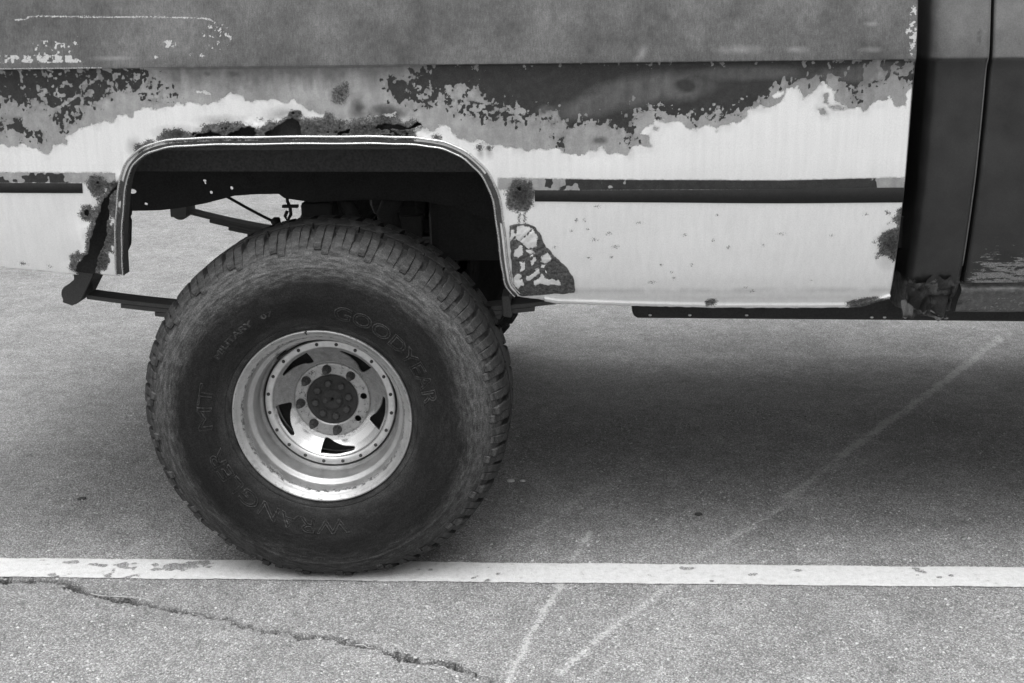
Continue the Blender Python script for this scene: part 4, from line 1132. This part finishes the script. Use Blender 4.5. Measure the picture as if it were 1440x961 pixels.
# rest of the cab and the front clip (mostly out of frame)
box_obj('gap_light_blocker', 1.34, 1.48, .19, 1.92, .82, .90, M['chassis'], truck)  # added out of sight to stop light leaking through the bed-cab gap
box_obj('cab_floor', XC+.02, 2.75, .17, 1.90, .74, .78, M['chassis'], truck)
box_obj('cab_roof', 1.62, 2.52, .24, 1.84, 2.05, 2.10, M['cab'], truck, .03)
for x0, x1, xt0, xt1 in ((1.44, 1.60, 1.62, 1.70), (2.55, 2.62, 2.42, 2.50)):
    for y0, yt in ((.10, .24), (1.92, 1.79)):
        bm = bmesh.new()
        vs = [bm.verts.new(p) for p in ((x0, y0, 1.60), (x1, y0, 1.60), (x1, y0+.05, 1.60), (x0, y0+.05, 1.60), (xt0, yt, 2.06), (xt1, yt, 2.06), (xt1, yt+.04, 2.06), (xt0, yt+.04, 2.06))]
        for f_ in ((0, 1, 2, 3), (4, 7, 6, 5), (0, 4, 5, 1), (1, 5, 6, 2), (2, 6, 7, 3), (3, 7, 4, 0)):
            bm.faces.new([vs[i] for i in f_])
        bm_obj('cab_pillar', bm, M['cab'], truck)
prism('far_cab_side', [(1.44, .70), (3.9, .70), (3.9, 1.45), (2.7, 1.52), (2.6, 1.6), (1.44, 1.6)], 1.96, 1.98, M['cab'], truck)
prism('firewall', [(2.62, .75), (2.70, .75), (2.70, 1.55), (2.62, 1.58)], .12, 1.95, M['chassis'], truck)
prism('hood', [(2.66, 1.50), (3.9, 1.42), (3.9, 1.47), (2.66, 1.56)], .09, 1.97, M['cab'], truck, .01)
fop = np.array([(3.35+.52*math.cos(t), .62+.50*math.sin(t)) for t in np.linspace(0, math.pi, 20)]+[(2.83, .4), (3.87, .4)])
field_sheet('front_fender', np.arange(2.61, 3.95, .02), np.arange(.70, 1.5, .02), lambda x, z: -poly_sd(x, z, fop, .3), lambda x, z: side_y(z), M['cab'], truck, lambda x, z: {'worn': 0*x}, .002)

# ---------------------------------------------------------------- wheel
ZL = ZC-0.0015
def squash(V):
    """flatten the tread where it carries the truck and let the sidewall bulge"""
    V = np.array(V, float)
    z = V[:, 2]; k = 0.010
    zf = -ZL
    s = np.where((z-zf)/k > 30, z, zf+k*np.log1p(np.exp(np.clip((z-zf)/k, -60, 30))))
    low = np.clip((-z-0.20)/0.24, 0, 1)**2
    rr = np.hypot(V[:, 0], z)
    sid = np.clip((rr-0.23)/0.09, 0, 1)*np.clip((0.455-rr)/0.05, 0, 1)
    dirn = np.where(V[:, 1] < 0.16, -1, 1)
    V[:, 1] += dirn*0.016*low*sid
    V[:, 2] = s
    return V
side_prof = np.array([(0.012, .218), (0.006, .2225), (0.000, .226), (-0.0045, .232), (-0.007, .238), (-.0065, .2405), (-.009, .2425), (-0.017, .262), (-0.024, .285), (-0.0285, .310), (-0.029, .335), (-0.0265, .360), (-.0215, .380), (-.0210, .3845), (-.0190, .388), (-.016, .392), (-0.008, .408), (0.004, .424), (0.022, .438), (0.040, .4445), (0.075, .4475), (0.16, .4495)])
def side_at(r):
    return np.interp(r, side_prof[1:18, 1], side_prof[1:18, 0])
dense = smooth(side_prof, 3)
mir = dense[::-1][1:].copy(); mir[:, 0] = 0.305-mir[:, 0]
tprof = np.vstack([dense, mir])
tprof = np.vstack([tprof, [(0.30, .214), (0.16, .205), (0.02, .214)]])

NB = 50
def block_geo(row, k):
    """one tread block as local vertices in wheel space with its centre at angle 0 (pointing +x)"""
    ph = 2*math.pi/NB
    if row == 0:      # shoulder block, wraps onto the sidewall, alternately long and short
        rr_lo = .404 if k % 2 else .414
        sec = [(0.105, .440), (0.105, .4620), (0.066, .4625), (0.046, .4590), (0.031, .4500), (0.016, .4370), (-0.0015, rr_lo+.016), (-0.006, rr_lo), (0.010, rr_lo-.002), (0.05, .435)]
        wid = [.34, .34, .37, .385, .39, .38, .36, .33, .33, .34]; sk = [.10, .10, .02, 0, 0, 0, 0, 0, 0, 0]
    else:             # second row, slanted pads
        sec = [(0.185, .444), (0.185, .4635), (0.150, .464), (0.118, .4635), (0.118, .444)]
        wid = [.33, .32, .40, .32, .33]; sk = [.70, .70, .5, .32, .32]
    V = []; F = []; n = len(sec)
    halves = ((-1.0, -0.035), (0.035, 1.0)) if row == 0 else ((-1.0, 1.0),)
    for hi, (lo, hi_) in enumerate(halves):
        b0 = len(V)
        for e_ in (lo, hi_):
            for i, ((y, r), w_, o_) in enumerate(zip(sec, wid, sk)):
                if row == 0 and 5 <= i <= 8 and (hi+k) % 2:
                    r, y = r+.010, y+.006           # one half stops short on the sidewall
                an = ph*(o_+e_*w_)
                V.append((r*math.cos(an), y, r*math.sin(an)))
        F += [tuple(range(b0, b0+n))[::-1], tuple(range(b0+n, b0+2*n))]
        for i in range(n):
            j = (i+1) % n
            F.append((b0+i, b0+j, b0+n+j, b0+n+i))
    return np.array(V), F
def block_mesh(V, F, rad):
    me = bpy.data.meshes.new('tread_block')
    me.from_pydata([tuple(v) for v in V], [], F); me.update()
    bm = bmesh.new(); bm.from_mesh(me)
    bmesh.ops.recalc_face_normals(bm, faces=bm.faces)
    bmesh.ops.bevel(bm, geom=[e_ for e_ in bm.edges if e_.calc_face_angle(0) > .5], offset=.0014, segments=1, affect='EDGES')
    bm.to_mesh(me); bm.free()
    n = len(me.vertices); co = np.zeros(n*3, np.float32); me.vertices.foreach_get('co', co); co = co.reshape(-1, 3)
    a_ = me.attributes.new('radius', 'FLOAT', 'POINT'); a_.data.foreach_set('value', np.hypot(co[:, 0], co[:, 2]).astype(np.float32))
    me.materials.append(M['tyre'])
    return me
def roty(V, an):     # turns +x towards +z
    c, s = math.cos(an), math.sin(an)
    return np.stack([V[:, 0]*c-V[:, 2]*s, V[:, 1], V[:, 0]*s+V[:, 2]*c], -1)

wheel = empty('wheel', (0, 0, ZC), truck)
tag(wheel, 'dusty off-road tyre on a deep silver wheel')
tyre = lathe('tyre', tprof, M['tyre'], wheel, 220, True, True, squash)
proto = {}
for row in (0, 1):
    for k in range(NB):
        an = 2*math.pi*(k+0.13)/NB
        V, F = block_geo(row, k)
        key = (row, k % 2 if row == 0 else 0)
        down = math.sin(an) < -0.82
        if down:
            me = block_mesh(V, F, None)
            co = np.zeros(len(me.vertices)*3, np.float32); me.vertices.foreach_get('co', co); co = co.reshape(-1, 3)
            me.vertices.foreach_set('co', squash(roty(co, an)).astype(np.float32).ravel()); me.update()
            o = link(bpy.data.objects.new('tread_block', me), wheel)
        else:
            if key not in proto:
                proto[key] = block_mesh(V, F, None)
            o = link(bpy.data.objects.new('tread_block', proto[key]), wheel)
            o.rotation_euler = (0, -an+random.uniform(-.008, .008), 0)
# inner half of the tread, out of sight from here
VV = []; FF = []
for row in (0, 1):
    for k in range(NB):
        V, F = block_geo(row, k); V = roty(V, 2*math.pi*(k+0.5)/NB); V[:, 1] = 0.305-V[:, 1]
        b0_ = len(VV); VV += [tuple(v) for v in squash(V)]; FF += [tuple(i+b0_ for i in f_)[::-1] for f_ in F]
VA = np.array(VV)
o = mesh_np('inner_tread', VA, FF, M['tyre'], wheel, False, {'radius': np.full(len(VA), .45)}); o['kind'] = 'stuff'

# raised lettering
def arc_text(body, a_start, a_end, r0, height, bevel, name='lettering', fill='NONE', shear=0.0):
    cu = bpy.data.curves.new('t', 'FONT'); cu.body = body; cu.size = 1.0; cu.fill_mode = fill; cu.bevel_depth = bevel/height*0.72 if bevel else 0; cu.bevel_resolution = 0; cu.resolution_u = 4; cu.shear = shear
    if fill != 'NONE': cu.extrude = 0.02
    tmp = bpy.data.objects.new('t', cu); COL.objects.link(tmp)
    dg = bpy.context.evaluated_depsgraph_get()
    me = bpy.data.meshes.new_from_object(tmp.evaluated_get(dg))
    bpy.data.objects.remove(tmp); bpy.data.curves.remove(cu)
    n = len(me.vertices); co = np.zeros(n*3, np.float32); me.vertices.foreach_get('co', co); co = co.reshape(-1, 3).astype(float)
    x0, x1 = co[:, 0].min(), co[:, 0].max()
    an = a_start+(co[:, 0]-x0)/(x1-x0)*(a_end-a_start)
    s = height/0.72
    r = r0+co[:, 1]*s
    y = side_at(r)-co[:, 2]*s*0.9-0.0001
    V = squash(np.stack([r*np.cos(an), y, r*np.sin(an)], -1))
    me.vertices.foreach_set('co', V.astype(np.float32).ravel()); me.update()
    a_ = me.attributes.new('radius', 'FLOAT', 'POINT'); a_.data.foreach_set('value', np.full(n, .360, np.float32))
    me.name = name; me.materials.clear(); me.materials.append(M['tyre'])
    return link(bpy.data.objects.new(name, me), wheel)
arc_text('GOODYEAR', R(80), R(8), .262, .036, .0017)
arc_text('WRANGLER', R(-78), R(-164), .268, .036, .0017)
arc_text('MT', R(-174), R(-199), .272, .034, .0017)
arc_text('MILITARY', R(147), R(121), .286, .0145, .0007, fill='BOTH')
arc_text('07', R(116), R(110), .286, .0125, .0005, fill='BOTH')
# small ring emblem low on the right
V = []; F = []
ca, cr_ = R(-36), .335
for k in range(40):
    t = 2*math.pi*k/40
    for dr, h_ in ((.0165, 0), (.0172, .0010), (.0185, .0010), (.0192, 0)):
        u_, v_ = dr*math.cos(t), dr*math.sin(t)
        r = cr_+v_; an = ca-u_/cr_
        V.append((r*math.cos(an), float(side_at(r))-h_, r*math.sin(an)))
for k in range(40):
    for j in range(3):
        F.append((k*4+j, k*4+j+1, ((k+1) % 40)*4+j+1, ((k+1) % 40)*4+j))
mesh_np('ring_emblem', squash(V), F, M['tyre'], wheel, True, {'radius': np.full(len(V), .3)})

# rim: lip, bead step, barrel
rprof = smooth([(0.020, .2165), (0.010, .2225), (0.001, .2250), (-0.0045, .2238), (-0.0050, .2205), (-.0010, .2165), (0.004, .2125), (0.008, .2070), (0.013, .2030), (0.022, .2010), (0.034, .1990), (0.042, .1960), (0.047, .1900), (0.052, .1850), (0.064, .1825), (0.080, .1810), (0.094, .1795), (0.102, .1755), (0.110, .1715), (.130, .1708), (.20, .1690)], 4)
rim = lathe('rim', rprof, M['rim'], wheel, 180)
# centre plate with five swept slots and eight stud holes
D1 = 0.100
def disc_y(r):
    return np.interp(r, [.060, .0665, .070, .0935, .0975, .101, .112, .130, .1455, .1490, .1515, .1655, .1670, .1685], [.148, .137, .1345, .1335, .1345, .1400, .1365, .1240, .1110, .1065, .1035, .1028, .1040, .1120])
slot_a = [129.7, 57.7, -14.3, -86.3, -158.3]
def slot_poly(c):
    # wide end clockwise, tapering counter-clockwise, outer edge along the ring
    pts = [(-17.5, .1410), (-17.2, .1130), (-15.0, .1080), (-11.0, .1090), (-2.0, .1175), (8.0, .1260), (17.0, .1315), (20.0, .1345), (19.5, .1385), (16.0, .1410), (0.0, .1420), (-14.5, .1418)]
    return smooth([(r*math.cos(R(c+d)), r*math.sin(R(c+d))) for d, r in pts], 4, True)
slots = [slot_poly(c) for c in slot_a]
lug_a = [math.radians(96.5-45*k) for k in range(8)]
rs = np.concatenate([np.arange(.060, .150, .0010), np.arange(.150, .166, .004), [.1668, .1685]]); ts = np.linspace(0, 2*math.pi, 841)
Rg, Tg = np.meshgrid(rs, ts, indexing='ij')
Xd, Zd = Rg*np.cos(Tg), Rg*np.sin(Tg)
def disc_f(x, z):
    v = np.full(x.shape, .02)
    for s_ in slots: v = np.minimum(v, -poly_sd(x, z, s_, .02))
    for a__ in lug_a: v = np.minimum(v, np.hypot(x-.0825*math.cos(a__), z-.0825*math.sin(a__))-.0085)
    return v
f = disc_f(Xd, Zd); eps = 1e-4
gx_ = (disc_f(Xd+eps, Zd)-disc_f(Xd-eps, Zd))/(2*eps); gz_ = (disc_f(Xd, Zd+eps)-disc_f(Xd, Zd-eps))/(2*eps); gg = np.hypot(gx_, gz_)+1e-6
near = np.abs(f) < .00075*np.ones_like(f)
Xd = np.where(near, Xd-f*gx_/gg, Xd); Zd = np.where(near, Zd-f*gz_/gg, Zd)
ok = (f > 0) | near
cell = ok[:-1, :-1] & ok[1:, :-1] & ok[1:, 1:] & ok[:-1, 1:]
inn = (f > 0) & ~near
cell &= inn[:-1, :-1] | inn[1:, :-1] | inn[1:, 1:] | inn[:-1, 1:]
I = np.arange(Xd.size).reshape(Xd.shape)
F = np.stack([I[:-1, :-1], I[1:, :-1], I[1:, 1:], I[:-1, 1:]], -1)[cell]
used = np.unique(F); rm = np.full(Xd.size, -1); rm[used] = np.arange(len(used)); F = rm[F]
xd, zd = Xd.ravel()[used], Zd.ravel()[used]
plate = mesh_np('centre_plate', np.stack([xd, disc_y(np.hypot(xd, zd)), zd], -1), F, M['rim'], wheel)
md = plate.modifiers.new('thick', 'SOLIDIFY'); md.thickness = .005; md.offset = -1; md.use_rim_only = True
# check solidify side: material has to grow inwards (+y)
me = plate.data
if sum(p.normal.y for p in list(me.polygons)[:200]) > 0:
    me.flip_normals()
drum = lathe('brake_drum', [(.165, .0), (.165, .10), (.168, .150), (.175, .155), (.28, .168), (.285, .160), (.29, .0)], M['hub'], wheel, 64)
# rivets round the ring
riv_me = None
for k in range(20):
    an = R(9+18*k)
    if riv_me is None:
        bm = bmesh.new(); bmesh.ops.create_uvsphere(bm, u_segments=12, v_segments=8, radius=.0045)
        bmesh.ops.scale(bm, vec=(1, .8, 1), verts=bm.verts)
        o = bm_obj('rivet', bm, M['rivet'], wheel, True); riv_me = o.data
    else:
        o = link(bpy.data.objects.new('rivet', riv_me), wheel)
    o.location = (.1590*math.cos(an), .1025, .1590*math.sin(an))
# lug nuts: six left, two studs gone
nut = None
for k, an in enumerate(lug_a):
    if k in (2, 3):
        continue
    if nut is None:
        bm = bolt_bm(.0102, .020, 0.0)
        bmesh.ops.create_cone(bm, cap_ends=True, segments=14, radius1=.0065, radius2=.0060, depth=.016, matrix=Matrix.Translation((0, -.022, 0)) @ Matrix.Rotation(R(90), 4, 'X'))
        bmesh.ops.create_cone(bm, cap_ends=True, segments=20, radius1=.0125, radius2=.0115, depth=.006, matrix=Matrix.Translation((0, -.001, 0)) @ Matrix.Rotation(R(90), 4, 'X'))
        o = bm_obj('lug_nut', bm, M['nut'], wheel, False, .0012); nut = o.data
    else:
        o = link(bpy.data.objects.new('lug_nut', nut), wheel)
        md = o.modifiers.new('bevel', 'BEVEL'); md.width = .0012; md.segments = 2
    o.location = (.0825*math.cos(an), .134, .0825*math.sin(an)); o.rotation_euler = (0, random.uniform(0, 1), 0)
hub = lathe('hub_flange', smooth([(.170, .0668), (.140, .0665), (.1355, .0650), (.1340, .0600), (.1350, .0500), (.1365, .030), (.1320, .026), (.1305, .0180), (.1310, .010), (.136, .0045), (.145, .0030), (.145, .0001)], 3), M['hub'], wheel, 64)
hb = None
for k in range(8):
    an = R(100-45*k)
    if hb is None:
        o = bm_obj('hub_bolt', bolt_bm(.0098, .011, 0.0), M['nut'], wheel, False, .001); hb = o.data
    else:
        o = link(bpy.data.objects.new('hub_bolt', hb), wheel)
    o.location = (.0445*math.cos(an), .1365, .0445*math.sin(an)); o.rotation_euler = (0, k*.6, 0)
for dx in (-.017, .019):
    o = link(bpy.data.objects.new('hub_bolt', hb), wheel); o.location = (dx, .133, -.001); o.scale = (.75, .8, .75)
a0 = R(127)
vs = tube('valve_stem', [(.172*math.cos(a0), .100, .172*math.sin(a0)), (.176*math.cos(a0+.02), .075, .176*math.sin(a0+.02)), (.1775*math.cos(a0+.03), .045, .1775*math.sin(a0+.03))], [.005, .0045, .004], M['seal'], wheel, 10)
wt = tube('clip_weight', [(.2255*math.cos(R(96)), -.006, .2255*math.sin(R(96))), (.2225*math.cos(R(97)), -.0075, .2225*math.sin(R(97))), (.2140*math.cos(R(97)), .004, .2140*math.sin(R(97)))], .0022, M['rivet'], wheel, 6)

# far rear wheel and the two front wheels, seen only as dark rubber beyond
def plain_wheel(x, y, flip):
    r_ = empty('wheel', (x, y, ZC), truck); r_.rotation_euler = (0, 0, math.pi if flip else 0)
    for src in (tyre, rim, plate, drum):
        c = link(src.copy(), r_)
    VV = []; FF = []
    for row in (0, 1):
        for side in (0, 1):
            for k in range(NB):
                V, F = block_geo(row, k); V = roty(V, 2*math.pi*(k+0.5*side)/NB)
                if side: V[:, 1] = 0.305-V[:, 1]
                b0_ = len(VV); VV += [tuple(v) for v in squash(V)]; FF += [tuple(i+b0_ for i in f_) for f_ in F]
    VA = np.array(VV)
    o = mesh_np('tread', VA, FF, M['tyre'], r_, False, {'radius': np.full(len(VA), .452)}); o['kind'] = 'stuff'
plain_wheel(0, 2.06, True)
plain_wheel(3.35, 0.0, False)
plain_wheel(3.35, 2.06, True)

# ================================================================== SMALL THINGS ON THE GROUND
def straw(pts, rad, label):
    P = smooth([np.array([*gr(x, y)[:2], h_]) for x, y, h_ in pts], 5)
    n = len(P); rr = [rad*(1-.6*i/(n-1)) for i in range(n)]
    return tag(tube('dry_straw', [tuple(p) for p in P], rr, M['straw'], None, 6), label, 'straw', 'dry straws along the crack')
straw([(128, 837, .004), (145, 841, .006), (175, 843, .007), (198, 844, .006), (216, 848, .003)], .0011, 'long pale dry straw lying along the crack below the white line')
straw([(500, 909, .003), (510, 911, .008), (518, 914, .006), (526, 913, .003)], .0013, 'short curled pale straw on the middle of the crack')
straw([(603, 940, .003), (612, 944, .007), (622, 942, .009), (630, 945, .006), (637, 947, .003)], .0012, 'wavy pale straw at the crack end near the bottom edge')
def pebble(px_, a_, b_, h_, mat, name, label, cat, group=None, seed=0):
    c = gr(*px_); rnd = random.Random(seed)
    bm = bmesh.new(); bmesh.ops.create_icosphere(bm, subdivisions=2, radius=1)
    for v in bm.verts:
        s = rnd.uniform(.78, 1.12); v.co = Vector((v.co.x*a_*s, v.co.y*b_*s, max(v.co.z, -.3)*h_*s))
    o = bm_obj(name, bm, mat, None, True); o.location = (c[0], c[1], .3*h_*.9)
    return tag(o, label, cat, group)
pebble((718, 677), .013, .010, .005, M['scrap'], 'paint_chip', 'left of two pale flakes lying beside the tyre', 'flake', 'pale flakes by the tyre', 1)
pebble((735, 677), .009, .008, .004, M['scrap'], 'paint_chip', 'right of two pale flakes lying beside the tyre', 'flake', 'pale flakes by the tyre', 2)
pebble((115, 702), .014, .012, .004, M['pebble'], 'dark_pebble', 'small dark stone on open asphalt left of the tyre', 'pebble', None, 3)
pebble((982, 724), .012, .010, .005, M['pebble'], 'dark_pebble', 'small dark stone on shaded asphalt right of the tyre', 'pebble', None, 4)
